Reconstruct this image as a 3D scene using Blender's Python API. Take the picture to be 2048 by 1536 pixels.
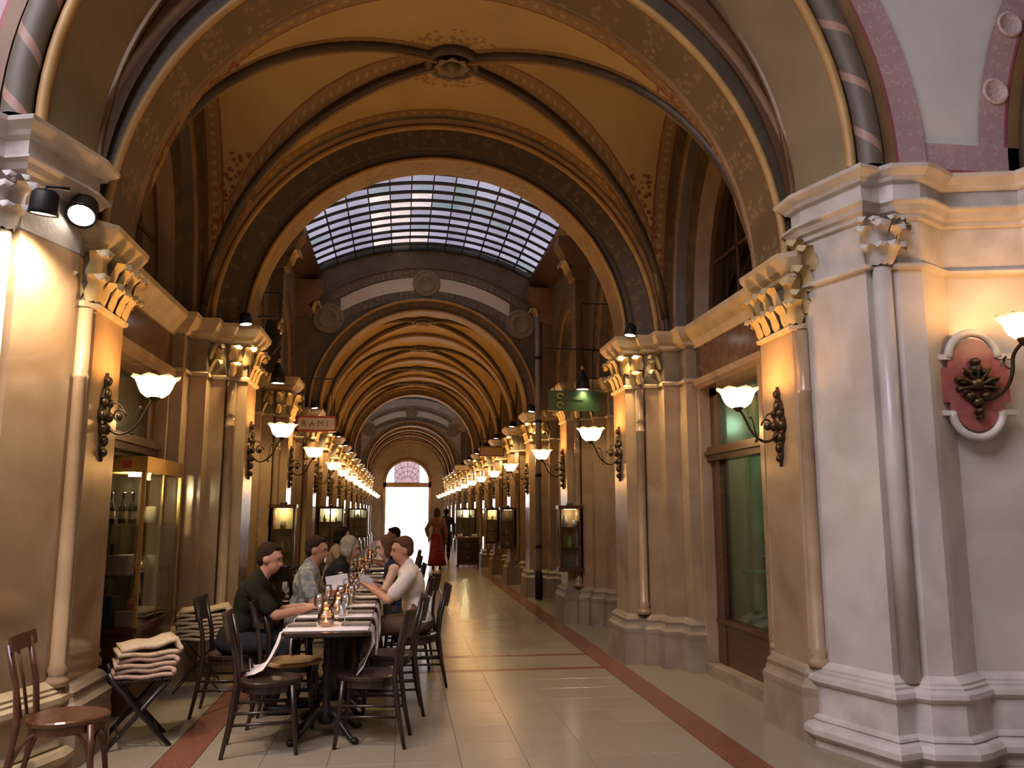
import bpy, bmesh, math, random
from mathutils import Vector, Matrix
random.seed(7)
PI = math.pi
sc = bpy.context.scene
for o in list(bpy.data.objects):
    bpy.data.objects.remove(o)
COL = sc.collection

# ------------------------------------------------------------------ camera
CX = 0.41                      # centre line of the passage (world X)
cam_d = bpy.data.cameras.new('camera')
cam = bpy.data.objects.new('camera', cam_d)
COL.objects.link(cam)
cam_d.sensor_width = 36.0
cam_d.lens = 1650.0 / 2048.0 * 36.0
cam_d.clip_start = 0.05
cam_d.clip_end = 300
cam.location = (0, 0, 1.55)
cam.rotation_euler = (PI / 2 + 0.154516, 0, -0.132756)
sc.camera = cam

# ------------------------------------------------------------------ world, exposure
sc.view_settings.view_transform = 'Standard'
sc.view_settings.look = 'None'
sc.view_settings.exposure = 0.0
sc.view_settings.gamma = 1.0
sc.view_settings.use_curve_mapping = False
SKY = 14.0
w = bpy.data.worlds.new('overcast_sky')
sc.world = w
w.use_nodes = True
wb = w.node_tree.nodes['Background']
wb.inputs[0].default_value = (0.97, 0.95, 1.06, 1)
wb.inputs[1].default_value = SKY
sc.cycles.use_denoising = True
sc.cycles.max_bounces = 5
sc.cycles.diffuse_bounces = 3
sc.cycles.glossy_bounces = 2
sc.cycles.transparent_max_bounces = 10
sc.cycles.use_adaptive_sampling = True
sc.cycles.adaptive_threshold = 0.08
sc.cycles.light_sampling_threshold = 0.03
sc.cycles.caustics_reflective = False
sc.cycles.caustics_refractive = False
sc.cycles.sample_clamp_indirect = 3.0

def portal(name, loc, rot, sx, sy):
    """tells the renderer where daylight enters; gives no light of its own"""
    d = bpy.data.lights.new(name, 'AREA')
    d.shape = 'RECTANGLE'; d.size = sx; d.size_y = sy
    d.cycles.is_portal = True
    o = bpy.data.objects.new(name, d)
    o.location = loc; o.rotation_euler = rot
    COL.objects.link(o)
    return o
portal('daylight_portal_end_door', (CX - 0.05, 48.45, 2.1), (-PI / 2, 0, 0), 2.9, 4.6)
portal('daylight_portal_skylight', (CX, 12.5, 6.9), (0, 0, 0), 4.3, 6.6)
portal('daylight_portal_far_skylight', (CX, 32.2, 6.9), (0, 0, 0), 4.3, 9.8)
DOME = dict(x=-3.7, y=-0.3, z=8.6, s=3.05)  # unseen roof opening, shifted left so its daylight favours the right pier
portal('daylight_portal_rotunda', (DOME['x'], DOME['y'], DOME['z'] + 0.25), (0, 0, 0), 2 * DOME['s'], 2 * DOME['s'])

# lamp power in one place
SCONCE_W, SPOT_W = 34.0, 130.0
WARM = (1.0, 0.49, 0.15)
SPOTC = (1.0, 0.74, 0.36)

# ------------------------------------------------------------------ materials
MATS = {}
def nodes_of(name):
    m = bpy.data.materials.new(name); m.use_nodes = True
    nt = m.node_tree; nt.nodes.clear()
    out = nt.nodes.new('ShaderNodeOutputMaterial')
    MATS[name] = m
    return m, nt, out
def nd(nt, t, **kw):
    n = nt.nodes.new(t)
    for k, v in kw.items():
        if k.startswith('i_'):
            n.inputs[k[2:].replace('_', ' ')].default_value = v
        else:
            setattr(n, k, v)
    return n
def lk(nt, a, b): nt.links.new(a, b)
def c4(c): return (c[0], c[1], c[2], 1)
def noise_col(nt, c1, c2, scale, detail=6, coord='Object', dist=0.0, lo=.35, hi=.68):
    tc = nd(nt, 'ShaderNodeTexCoord')
    no = nd(nt, 'ShaderNodeTexNoise'); no.inputs['Scale'].default_value = scale
    no.inputs['Detail'].default_value = detail; no.inputs['Distortion'].default_value = dist
    lk(nt, tc.outputs[coord], no.inputs['Vector'])
    r = nd(nt, 'ShaderNodeValToRGB')
    r.color_ramp.elements[0].position = lo; r.color_ramp.elements[0].color = c4(c1)
    r.color_ramp.elements[1].position = hi; r.color_ramp.elements[1].color = c4(c2)
    lk(nt, no.outputs['Fac'], r.inputs['Fac'])
    return r.outputs['Color'], no.outputs['Fac'], tc
def M(name, c1, c2=None, rough=.5, metal=0, scale=5, bump=0.0, dist=0, spec=.5, coat=0, bscale=None, lo=.35, hi=.68):
    m, nt, out = nodes_of(name)
    b = nd(nt, 'ShaderNodeBsdfPrincipled')
    if c2 is None: c2 = tuple(min(1, x * 1.2) for x in c1); c1 = tuple(x * .85 for x in c1)
    col, fac, tc = noise_col(nt, c1, c2, scale, dist=dist, lo=lo, hi=hi)
    lk(nt, col, b.inputs['Base Color'])
    b.inputs['Roughness'].default_value = rough; b.inputs['Metallic'].default_value = metal
    b.inputs['Specular IOR Level'].default_value = spec
    if coat: b.inputs['Coat Weight'].default_value = coat; b.inputs['Coat Roughness'].default_value = .15
    if bump:
        n2 = nd(nt, 'ShaderNodeTexNoise'); n2.inputs['Scale'].default_value = bscale or scale * 8
        lk(nt, tc.outputs['Object'], n2.inputs['Vector'])
        bp = nd(nt, 'ShaderNodeBump'); bp.inputs['Strength'].default_value = bump; bp.inputs['Distance'].default_value = .01
        lk(nt, n2.outputs['Fac'], bp.inputs['Height']); lk(nt, bp.outputs['Normal'], b.inputs['Normal'])
    lk(nt, b.outputs[0], out.inputs[0])
    return m
def EM(name, col, s):
    m, nt, out = nodes_of(name)
    e = nd(nt, 'ShaderNodeEmission'); e.inputs[0].default_value = c4(col); e.inputs[1].default_value = s
    lk(nt, e.outputs[0], out.inputs[0]); return m
def GLASS(name, tint, rough=.02, refl=1.0, dirt=None, dscale=3, f0=.05, fmax=.75):
    """thin pane: tinted see-through plus a mirror film"""
    m, nt, out = nodes_of(name)
    t = nd(nt, 'ShaderNodeBsdfTransparent'); t.inputs[0].default_value = c4(tint)
    if dirt:
        col, f, tc = noise_col(nt, dirt, tint, dscale)
        lk(nt, col, t.inputs[0])
    g = nd(nt, 'ShaderNodeBsdfGlossy'); g.inputs['Roughness'].default_value = rough
    g.inputs[0].default_value = (refl, refl, refl, 1)
    fr = nd(nt, 'ShaderNodeLayerWeight'); fr.inputs['Blend'].default_value = .35
    mp = nd(nt, 'ShaderNodeMapRange'); mp.inputs['To Min'].default_value = f0; mp.inputs['To Max'].default_value = fmax
    lk(nt, fr.outputs['Fresnel'], mp.inputs['Value'])
    x = nd(nt, 'ShaderNodeMixShader')
    lk(nt, mp.outputs[0], x.inputs[0]); lk(nt, t.outputs[0], x.inputs[1]); lk(nt, g.outputs[0], x.inputs[2])
    lk(nt, x.outputs[0], out.inputs[0]); return m

def math_n(nt, op, a, b=None, c=None):
    n = nd(nt, 'ShaderNodeMath', operation=op)
    for i, v in enumerate((a, b, c)):
        if v is None: continue
        if isinstance(v, (int, float)): n.inputs[i].default_value = v
        else: lk(nt, v, n.inputs[i])
    return n.outputs[0]
def mixc(nt, f, a, b):
    n = nd(nt, 'ShaderNodeMix', data_type='RGBA')
    if isinstance(f, (int, float)): n.inputs[0].default_value = f
    else: lk(nt, f, n.inputs[0])
    for s, v in ((6, a), (7, b)):
        if isinstance(v, tuple): n.inputs[s].default_value = c4(v)
        else: lk(nt, v, n.inputs[s])
    return n.outputs[2]
def uvs(nt, layer):
    u = nd(nt, 'ShaderNodeUVMap', uv_map=layer)
    s = nd(nt, 'ShaderNodeSeparateXYZ'); lk(nt, u.outputs[0], s.inputs[0])
    return s.outputs[0], s.outputs[1]
def band(nt, d, a, b):
    return math_n(nt, 'MULTIPLY', math_n(nt, 'GREATER_THAN', d, a), math_n(nt, 'LESS_THAN', d, b))

def vault_paint(name, cell1, cell2, b0, b1, dot, line):
    """plaster cell with painted borders following its edges (UV 'groin' and 'arch' hold metres from the edge)"""
    m, nt, out = nodes_of(name)
    bs = nd(nt, 'ShaderNodeBsdfPrincipled'); bs.inputs['Roughness'].default_value = .6
    col, fac, tc = noise_col(nt, cell1, cell2, 1.6)
    for layer in ('groin', 'arch'):
        d, a = uvs(nt, layer)
        ph = math_n(nt, 'SINE', math_n(nt, 'MULTIPLY', a, 2 * PI / .10))
        dots = math_n(nt, 'MULTIPLY', math_n(nt, 'GREATER_THAN', ph, .35), band(nt, d, .095, .14))
        col = mixc(nt, band(nt, d, .045, .19), col, b1)
        col = mixc(nt, dots, col, dot)
        col = mixc(nt, band(nt, d, .185, .205), col, line)
        col = mixc(nt, band(nt, d, -1, .05), col, b0)
    # painted fringe round the boss and small foliage sprays in the pendentive tips
    sp = nd(nt, 'ShaderNodeSeparateXYZ'); lk(nt, tc.outputs['Object'], sp.inputs[0])
    r2 = math_n(nt, 'SQRT', math_n(nt, 'ADD', math_n(nt, 'MULTIPLY', sp.outputs[0], sp.outputs[0]), math_n(nt, 'MULTIPLY', sp.outputs[1], sp.outputs[1])))
    vo = nd(nt, 'ShaderNodeTexVoronoi'); vo.inputs['Scale'].default_value = 16
    lk(nt, tc.outputs['Object'], vo.inputs['Vector'])
    pat = math_n(nt, 'LESS_THAN', vo.outputs['Distance'], .42)
    col = mixc(nt, math_n(nt, 'MULTIPLY', pat, math_n(nt, 'LESS_THAN', r2, .52)), col, b1)
    dg, _ = uvs(nt, 'groin')
    tip = math_n(nt, 'MULTIPLY', math_n(nt, 'LESS_THAN', sp.outputs[2], 5.22), band(nt, dg, .22, .55))
    side = math_n(nt, 'GREATER_THAN', math_n(nt, 'ABSOLUTE', sp.outputs[0]), 1.5)
    col = mixc(nt, math_n(nt, 'MULTIPLY', math_n(nt, 'MULTIPLY', pat, tip), side), col, line)
    lk(nt, col, bs.inputs['Base Color']); lk(nt, bs.outputs[0], out.inputs[0]); return m

def ornament(name, base, motif, period=.16, w=1.0, rough=.55, line=None, vs=14):
    """painted running ornament; UV 'across' x = metres across, y = metres along"""
    m, nt, out = nodes_of(name)
    bs = nd(nt, 'ShaderNodeBsdfPrincipled'); bs.inputs['Roughness'].default_value = rough
    d, a = uvs(nt, 'across')
    cm = nd(nt, 'ShaderNodeCombineXYZ'); lk(nt, d, cm.inputs[0]); lk(nt, a, cm.inputs[1])
    vo = nd(nt, 'ShaderNodeTexVoronoi'); vo.inputs['Scale'].default_value = vs; lk(nt, cm.outputs[0], vo.inputs['Vector'])
    ph = math_n(nt, 'SINE', math_n(nt, 'MULTIPLY', a, 2 * PI / period))
    pat = math_n(nt, 'MULTIPLY', math_n(nt, 'GREATER_THAN', ph, -.2), math_n(nt, 'LESS_THAN', vo.outputs['Distance'], .45 * w))
    tc = nd(nt, 'ShaderNodeTexCoord'); no = nd(nt, 'ShaderNodeTexNoise'); no.inputs['Scale'].default_value = 3
    lk(nt, tc.outputs['Object'], no.inputs['Vector'])
    col = mixc(nt, no.outputs['Fac'], tuple(x * .8 for x in base), tuple(x * 1.2 for x in base))
    col = mixc(nt, pat, col, motif)
    if line:
        col = mixc(nt, band(nt, d, -.01, .022), col, line)
    lk(nt, col, bs.inputs['Base Color']); lk(nt, bs.outputs[0], out.inputs[0]); return m

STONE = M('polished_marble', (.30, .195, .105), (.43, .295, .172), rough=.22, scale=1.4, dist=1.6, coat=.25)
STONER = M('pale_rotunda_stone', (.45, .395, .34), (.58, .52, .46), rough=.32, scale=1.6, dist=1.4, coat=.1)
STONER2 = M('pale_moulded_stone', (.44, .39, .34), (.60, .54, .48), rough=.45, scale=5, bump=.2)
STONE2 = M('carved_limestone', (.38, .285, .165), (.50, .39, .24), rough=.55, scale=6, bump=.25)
PLINTH = M('worn_plinth_stone', (.23, .17, .11), (.36, .275, .185), rough=.5, scale=3, bump=.15)
CORE = M('shadowed_capital_stone', (.15, .11, .065), (.22, .165, .10), rough=.6, scale=6)  # shade between the capital leaves put into the colour; dark boss leaves too
LEAF = M('gilded_stone_leaf', (.40, .29, .13), (.55, .42, .20), rough=.5, scale=9)
BROWN = M('painted_brown_moulding', (.17, .092, .04), (.24, .135, .06), rough=.5, scale=4)
DARKM = M('dark_painted_moulding', (.045, .028, .013), (.075, .048, .023), rough=.5, scale=4)
GOLDM = M('ochre_painted_moulding', (.36, .205, .065), (.45, .27, .09), rough=.45, scale=4)
CREAM = M('cream_painted_plaster', (.20, .15, .082), (.25, .19, .11), rough=.55, scale=2)
WHITE = M('white_vault_plaster', (.55, .53, .50), (.64, .62, .58), rough=.6, scale=1.5)
GREYP = M('grey_painted_panel', (.62, .55, .45), (.70, .63, .53), rough=.6, scale=2)
WALLB = M('brown_wall_plaster', (.11, .068, .036), (.16, .098, .055), rough=.6, scale=2)
WALLR = M('rotunda_plaster', (.44, .39, .32), (.54, .49, .42), rough=.6, scale=1.3)
VAULT = vault_paint('painted_vault', (.375, .25, .085), (.45, .31, .11), (.10, .045, .018), (.25, .145, .052), (.36, .245, .105), (.19, .055, .022))
VAULTF = M('plain_ochre_vault', (.42, .265, .095), (.52, .345, .13), rough=.6, scale=1.6)
RINGD = ornament('dark_ornament_ring', (.085, .056, .028), (.15, .09, .042), .17)
SOFFIT = ornament('soffit_ornament', (.25, .155, .062), (.185, .10, .036), .55, .9, line=(.34, .24, .11), vs=11)
SOFFIT1 = ornament('dark_soffit_ornament', (.13, .082, .038), (.20, .135, .07), .42, .9, line=(.26, .18, .09), vs=16)
PINK = ornament('pink_border', (.40, .265, .265), (.46, .345, .335), .12, .9, line=(.30, .07, .08), vs=36)
TYMP = ornament('tympanum_border', (.14, .105, .068), (.25, .20, .135), .11, .9, vs=20)
TYMPW = M('tympanum_plaster', (.11, .084, .056), (.15, .115, .08), rough=.6, scale=6)
TORUS = None
TILE = None
WOOD = M('dark_brown_wood', (.055, .022, .010), (.10, .042, .018), rough=.35, scale=7, dist=3, coat=.2)
WOODR = M('reddish_bentwood', (.055, .017, .007), (.10, .033, .013), rough=.28, scale=6, dist=2, coat=.3)
CHAIRW = M('dark_bentwood', (.014, .006, .0035), (.028, .012, .006), rough=.36, scale=6, dist=2, coat=.15)
SEATW = M('worn_plywood_seat', (.30, .16, .06), (.42, .24, .10), rough=.3, scale=5, dist=2, coat=.3)
IRON = M('black_iron', (.012, .011, .010), (.028, .024, .02), rough=.45, metal=.6, scale=12)
BRONZE = M('dark_bronze', (.05, .032, .016), (.10, .066, .032), rough=.4, metal=.8, scale=14)
BRASS = M('brass', (.50, .33, .11), (.62, .43, .16), rough=.3, metal=.9, scale=4)
GLASSW = GLASS('clear_glass', (.93, .95, .94))
GLASSD = GLASS('dark_shop_glass', (.75, .82, .78), f0=.06, fmax=.5)
GLASSK = GLASS('dark_lunette_glass', (.10, .16, .11), f0=.05)
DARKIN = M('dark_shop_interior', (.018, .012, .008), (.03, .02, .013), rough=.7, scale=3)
BOWL = None

# ------------------------------------------------------------------ mesh helpers
class MB:
    def __init__(s): s.v = []; s.f = []; s.uv = []; s.sm = []
    def add(s, vs, fs, smooth=False):
        o = len(s.v); s.v += [tuple(v) for v in vs]
        for f in fs: s.f.append(tuple(i + o for i in f)); s.sm.append(smooth)
        return s
    def box(s, x0, x1, y0, y1, z0, z1):
        vs = [(x0, y0, z0), (x1, y0, z0), (x1, y1, z0), (x0, y1, z0), (x0, y0, z1), (x1, y0, z1), (x1, y1, z1), (x0, y1, z1)]
        return s.add(vs, [(0, 3, 2, 1), (4, 5, 6, 7), (0, 1, 5, 4), (1, 2, 6, 5), (2, 3, 7, 6), (3, 0, 4, 7)])
    def quad(s, a, b, c, d): return s.add([a, b, c, d], [(0, 1, 2, 3)])
    def tube(s, path, r, n=8, caps=True, flat=1.0):
        P = [Vector(p) for p in path]; R = r if isinstance(r, (list, tuple)) else [r] * len(P)
        rings = []; up = None
        for i, p in enumerate(P):
            t = (P[min(i + 1, len(P) - 1)] - P[max(i - 1, 0)])
            t = t.normalized() if t.length > 1e-9 else Vector((0, 0, 1))
            if up is None:
                a = Vector((0, 0, 1)) if abs(t.z) < .9 else Vector((1, 0, 0))
                up = t.cross(a).normalized()
            else:
                up = (up - t * up.dot(t))
                up = up.normalized() if up.length > 1e-6 else t.orthogonal().normalized()
            q = t.cross(up)
            rings.append([p + (up * math.cos(2 * PI * k / n) + q * math.sin(2 * PI * k / n) * flat) * R[i] for k in range(n)])
        vs = [v for rg in rings for v in rg]
        fs = [(i * n + k, i * n + (k + 1) % n, (i + 1) * n + (k + 1) % n, (i + 1) * n + k) for i in range(len(P) - 1) for k in range(n)]
        if caps: fs += [tuple(range(n - 1, -1, -1)), tuple((len(P) - 1) * n + k for k in range(n))]
        return s.add(vs, fs, True)
    def lathe(s, prof, n=20, c=(0, 0, 0), wave=None, caps=True):
        vs = []; c = Vector(c)
        for j, (r, z) in enumerate(prof):
            for k in range(n):
                a = 2 * PI * k / n; rr, zz = r, z
                if wave: rr, zz = wave(j, a, r, z)
                vs.append(c + Vector((rr * math.cos(a), rr * math.sin(a), zz)))
        m = len(prof)
        fs = [(j * n + k, j * n + (k + 1) % n, (j + 1) * n + (k + 1) % n, (j + 1) * n + k) for j in range(m - 1) for k in range(n)]
        if caps: fs += [tuple(range(n - 1, -1, -1)), tuple((m - 1) * n + k for k in range(n))]
        return s.add(vs, fs, True)
    def loft(s, poly, levels, cap0=True, cap1=True, smooth=False):
        """poly CCW [(x,y)], levels [(z, offset)]"""
        n = len(poly); vs = []
        for z, off in levels:
            vs += [(x, y, z) for x, y in offset_poly(poly, off)]
        fs = [(j * n + k, j * n + (k + 1) % n, (j + 1) * n + (k + 1) % n, (j + 1) * n + k) for j in range(len(levels) - 1) for k in range(n)]
        if cap0: fs.append(tuple(range(n - 1, -1, -1)))
        if cap1: fs.append(tuple((len(levels) - 1) * n + k for k in range(n)))
        return s.add(vs, fs, smooth)
    def extr(s, poly, axis, a, b):
        """extrude 2D outline along an axis ('x','y','z'); outline in the other two axes in order"""
        def mk(p, t):
            return (t, p[0], p[1]) if axis == 'x' else (p[0], t, p[1]) if axis == 'y' else (p[0], p[1], t)
        n = len(poly)
        vs = [mk(p, a) for p in poly] + [mk(p, b) for p in poly]
        return s.add(vs, [tuple(range(n)), tuple(range(2 * n - 1, n - 1, -1))] + [(k, (k + 1) % n, n + (k + 1) % n, n + k) for k in range(n)])
    def ell(s, c, r, nu=12, nv=8, rot=None):
        c = Vector(c); vs = []
        for j in range(1, nv):
            ph = PI * j / nv
            for k in range(nu):
                a = 2 * PI * k / nu
                v = Vector((r[0] * math.sin(ph) * math.cos(a), r[1] * math.sin(ph) * math.sin(a), r[2] * math.cos(ph)))
                vs.append(c + (rot @ v if rot else v))
        t = Vector((0, 0, r[2])); b = Vector((0, 0, -r[2]))
        vs += [c + (rot @ t if rot else t), c + (rot @ b if rot else b)]
        T = len(vs) - 2; fs = [(T, k, (k + 1) % nu) for k in range(nu)]
        fs += [(j * nu + k, (j + 1) * nu + k, (j + 1) * nu + (k + 1) % nu, j * nu + (k + 1) % nu) for j in range(nv - 2) for k in range(nu)]
        fs += [(T + 1, (nv - 2) * nu + (k + 1) % nu, (nv - 2) * nu + k) for k in range(nu)]
        return s.add(vs, fs, True)
    def xf(s, mat, start=0):
        s.v = s.v[:start] + [tuple(mat @ Vector(v)) for v in s.v[start:]]; return s
    def mesh(s, name, mat, recalc=True):
        me = bpy.data.meshes.new(name); me.from_pydata(s.v, [], s.f)
        me.polygons.foreach_set('use_smooth', s.sm)
        if recalc:
            bm = bmesh.new(); bm.from_mesh(me); bmesh.ops.recalc_face_normals(bm, faces=bm.faces); bm.to_mesh(me); bm.free()
        if mat: me.materials.append(mat)
        me.update(); return me
    def build(s, name, mat, parent=None, loc=(0, 0, 0), rz=0, recalc=True):
        return obj(name, s.mesh(name, mat, recalc), parent, loc, rz)
def obj(name, me, parent=None, loc=(0, 0, 0), rz=0):
    o = bpy.data.objects.new(name, me); COL.objects.link(o)
    o.location = loc; o.rotation_euler = (0, 0, rz)
    if parent: o.parent = parent
    return o
def offset_poly(poly, off):
    if abs(off) < 1e-9: return list(poly)
    n = len(poly); out = []
    for i in range(n):
        p0, p1, p2 = Vector(poly[i - 1]), Vector(poly[i]), Vector(poly[(i + 1) % n])
        d1 = (p1 - p0).normalized(); d2 = (p2 - p1).normalized()
        n1 = Vector((d1.y, -d1.x)); n2 = Vector((d2.y, -d2.x))
        k = 1 + n1.dot(n2)
        m = (n1 + n2) / k if k > .2 else n1
        out.append(tuple(p1 + m * off))
    return out
def thing(name, label, cat, loc=(0, 0, 0), rz=0, group=None):
    o = bpy.data.objects.new(name, None); COL.objects.link(o)
    o.empty_display_size = .1; o.location = loc; o.rotation_euler = (0, 0, rz)
    return tag(o, label, cat, group)
def tag(o, label=None, cat=None, group=None, kind=None):
    if label: o['label'] = label
    if cat: o['category'] = cat
    if group: o['group'] = group
    if kind: o['kind'] = kind
    return o
def struct(o): o['kind'] = 'structure'; return o
def dup(root, loc=None, rz=None, label=None, group=None):
    def cp(o, par):
        c = o.copy(); COL.objects.link(c)
        if par: c.parent = par
        for ch in list(o.children): cp(ch, c)
        return c
    r = cp(root, None)
    if loc is not None: r.location = loc
    if rz is not None: r.rotation_euler = (0, 0, rz)
    if label: r['label'] = label
    if group: r['group'] = group
    return r
def light(kind, name, loc, power, col, parent=None, size=.05, cone=1.2, blend=.6, rot=(0, 0, 0)):
    d = bpy.data.lights.new(name, kind); d.energy = power; d.color = col; d.shadow_soft_size = size
    if kind == 'SPOT': d.spot_size = cone; d.spot_blend = blend
    o = bpy.data.objects.new(name, d); COL.objects.link(o); o.location = loc; o.rotation_euler = rot
    if parent: o.parent = parent
    return o
ORD = ['first', 'second', 'third', 'fourth', 'fifth', 'sixth', 'seventh', 'eighth', 'ninth', 'tenth', 'eleventh', 'twelfth', 'thirteenth', 'fourteenth', 'fifteenth', 'sixteenth']
SIDE = {1: 'right', -1: 'left'}
def UX(s, u): return CX + s * u          # side sign, distance from the centre line -> world X

def ring_mesh(name, prof, zc, mat, n=56, a0=0.0, a1=PI, ax=1.0, az=1.0, axis='y', c=0.0, closed=False, smooth=True):
    """sweep profile [(radius, depth)] round an arc. axis 'y': arch across the passage, depth = world Y, c = centre X;
       axis 'x': arch in a side wall, depth = world X, c = centre Y"""
    me = bpy.data.meshes.new(name); vs = []; fs = []; uv = []
    m = len(prof); acc = [0.0]
    for j in range(1, m): acc.append(acc[-1] + math.hypot(prof[j][0] - prof[j - 1][0], prof[j][1] - prof[j - 1][1]))
    rm = sum(p[0] for p in prof) / m
    for i in range(n + 1):
        a = a0 + (a1 - a0) * i / n
        for r, y in prof:
            h, z = r * math.cos(a) * ax, zc + r * math.sin(a) * az
            vs.append((c + h, y, z) if axis == 'y' else (y, c + h, z))
    jm = m if closed else m - 1
    for i in range(n):
        for j in range(jm):
            k = (j + 1) % m
            fs.append((i * m + j, i * m + k, (i + 1) * m + k, (i + 1) * m + j))
            l0 = rm * abs(a1 - a0) * i / n; l1 = rm * abs(a1 - a0) * (i + 1) / n
            uv += [(acc[j], l0), (acc[k] if k else acc[j] + .05, l0), (acc[k] if k else acc[j] + .05, l1), (acc[j], l1)]
    me.from_pydata(vs, [], fs)
    u = me.uv_layers.new(name='across')
    for i, t in enumerate(uv): u.data[i].uv = t
    me.polygons.foreach_set('use_smooth', [smooth] * len(fs))
    if mat: me.materials.append(mat)
    me.update(); return me
def roll(rc, yc, r, k=10):
    return [(rc + r * math.cos(2 * PI * i / k), yc + r * math.sin(2 * PI * i / k)) for i in range(k)]
# ================================================================== FLOOR
def tile_mat(name, c1, c2, rough):
    m, nt, out = nodes_of(name)
    b = nd(nt, 'ShaderNodeBsdfPrincipled')
    col, fac, tc = noise_col(nt, c1, c2, 60, detail=4, lo=.3, hi=.7)
    oi = nd(nt, 'ShaderNodeObjectInfo')
    k = math_n(nt, 'MULTIPLY_ADD', oi.outputs['Random'], .10, .95)
    hs = nd(nt, 'ShaderNodeHueSaturation'); lk(nt, k, hs.inputs['Value']); lk(nt, col, hs.inputs['Color'])
    lk(nt, hs.outputs[0], b.inputs['Base Color'])
    lk(nt, math_n(nt, 'MULTIPLY_ADD', fac, .1, rough), b.inputs['Roughness'])
    lk(nt, b.outputs[0], out.inputs[0]); return m
TILE = tile_mat('terrazzo_floor_tile', (.25, .198, .135), (.295, .236, .165), .17)
REDT = tile_mat('red_marble_strip', (.155, .052, .030), (.215, .082, .048), .2)
fl = MB(); fl.box(-9, 10, -9, 52, -.3, -.014)
floor = struct(fl.build('floor', M('floor_bed', (.16, .13, .09), rough=.7)))
TS = .415
tm = MB(); tm.loft([(-.2065, -.2065), (.2065, -.2065), (.2065, .2065), (-.2065, .2065)], [(-.014, 0), (-.002, 0), (0, -.003)]); tme = tm.mesh('tile', TILE)
rows = 37; y0 = 4.05
for r in range(rows):
    for c in range(8):
        obj('tile', tme, floor, (CX + (c - 3.5) * TS, y0 + r * TS, 0))
def slab_field(name, x0, x1, ya, yb, sx, sy, mat):
    mb = MB(); nx = max(1, round((x1 - x0) / sx)); ny = max(1, round((yb - ya) / sy))
    for i in range(nx):
        for j in range(ny):
            a, b = x0 + (x1 - x0) * i / nx, x0 + (x1 - x0) * (i + 1) / nx
            c, d = ya + (yb - ya) * j / ny, ya + (yb - ya) * (j + 1) / ny
            mb.box(a + .0012, b - .0012, c + .0012, d - .0012, -.014, 0)
    return tag(mb.build(name, mat, floor), kind='stuff')
HB = 4 * TS
slab_field('far_tiles', CX - HB, CX + HB, y0 + (rows - .5) * TS, 51, TS, TS, TILE)
slab_field('near_tiles', CX - HB, CX + HB, y0 - 20.5 * TS, y0 - .5 * TS, TS, TS, TILE)
SW = .24
st = MB(); st.box(-SW / 2 + .003, SW / 2 - .003, -.398, .398, -.014, 0); ste = st.mesh('border_slab', REDT)
for s in (1, -1):
    for k in range(30):
        obj('border_slab', ste, floor, (UX(s, HB + SW / 2), 2.0 + .8 * k, 0))
    slab_field('far_border_slabs', *sorted((UX(s, HB), UX(s, HB + SW))), 25.6, 51, SW, .8, REDT)
    slab_field('wall_side_tiles', *sorted((UX(s, HB + SW), UX(s, 4.2))), 1.6, 51, .46, .83, TILE)
for yb in (8.50, 9.30, 15.35, 16.1):
    cb = MB(); cb.box(-.41, .41, -.055, .055, -.014, .0012); cbe = cb.mesh('cross_band', REDT)
    for k in range(4): obj('cross_band', cbe, floor, (CX + (k - 1.5) * .83, yb, 0))
slab_field('rotunda_tiles', -8.5, 9.5, -8.5, 1.6, .83, .83, TILE)

# ================================================================== generic wall with an arched opening
def column_wall(name, xs, zl, zh, put, mat, parent=None):
    vs = []; fs = []
    for x in xs: vs += [put(x, zl(x)), put(x, zh(x))]
    for i in range(len(xs) - 1): fs.append((2 * i, 2 * i + 2, 2 * i + 3, 2 * i + 1))
    mb = MB(); mb.add(vs, fs); o = mb.build(name, mat, parent, recalc=False); return o
def lin(a, b, n): return [a + (b - a) * i / n for i in range(n + 1)]
def arch_xs(a, b, c, r, n=40):
    """sample positions: walls outside the opening, fine samples inside it"""
    xs = [a] + [c - r * math.cos(PI * i / n) for i in range(n + 1)] + [b]
    return [x for i, x in enumerate(xs) if i == 0 or x > xs[i - 1] + 1e-6]

# ================================================================== PIERS
PY = [8.95, 12.2, 15.8, 18.6, 21.6, 24.4, 27.2, 30.4, 33.7, 37.0, 40.0, 43.0, 46.0]
UF = 2.0                                   # face of the standard piers, metres from the centre line
def pier_poly(s):
    h = [(.95, .8), (.5, .8), (.5, .56), (.34, .56), (.34, .36), (.2, .36), (.2, .25), (0, .25)]
    p = h + [(d, -q) for d, q in reversed(h)]
    p = [(s * d, q) for d, q in p]
    return p if s == 1 else list(reversed(p))
def ccw(p):
    a = sum(p[i - 1][0] * p[i][1] - p[i][0] * p[i - 1][1] for i in range(len(p)))
    return p if a > 0 else list(reversed(p))
def leaf_mesh():
    """small curled acanthus leaf: x outward, y sideways, z up; about .17 tall"""
    mb = MB(); rows_, cols = 6, 4
    prof = [(0, 0), (.016, .05), (.030, .10), (.060, .142), (.098, .138), (.105, .105)]
    wid = [.026, .046, .036, .052, .042, .016]
    vs = []
    for j in range(rows_):
        for c in range(cols + 1):
            t = c / cols * 2 - 1
            ww = wid[j] * (1 + (.18 if c % 2 == 0 else -.12))
            vs.append((prof[j][0] + .022 * (1 - t * t), t * ww, prof[j][1] - .012 * abs(t)))
    fs = [(j * (cols + 1) + c, j * (cols + 1) + c + 1, (j + 1) * (cols + 1) + c + 1, (j + 1) * (cols + 1) + c) for j in range(rows_ - 1) for c in range(cols)]
    mb.add(vs, fs, True); return mb.mesh('leaf', LEAF, recalc=False)
LEAFM = leaf_mesh()
vb = MB()
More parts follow.
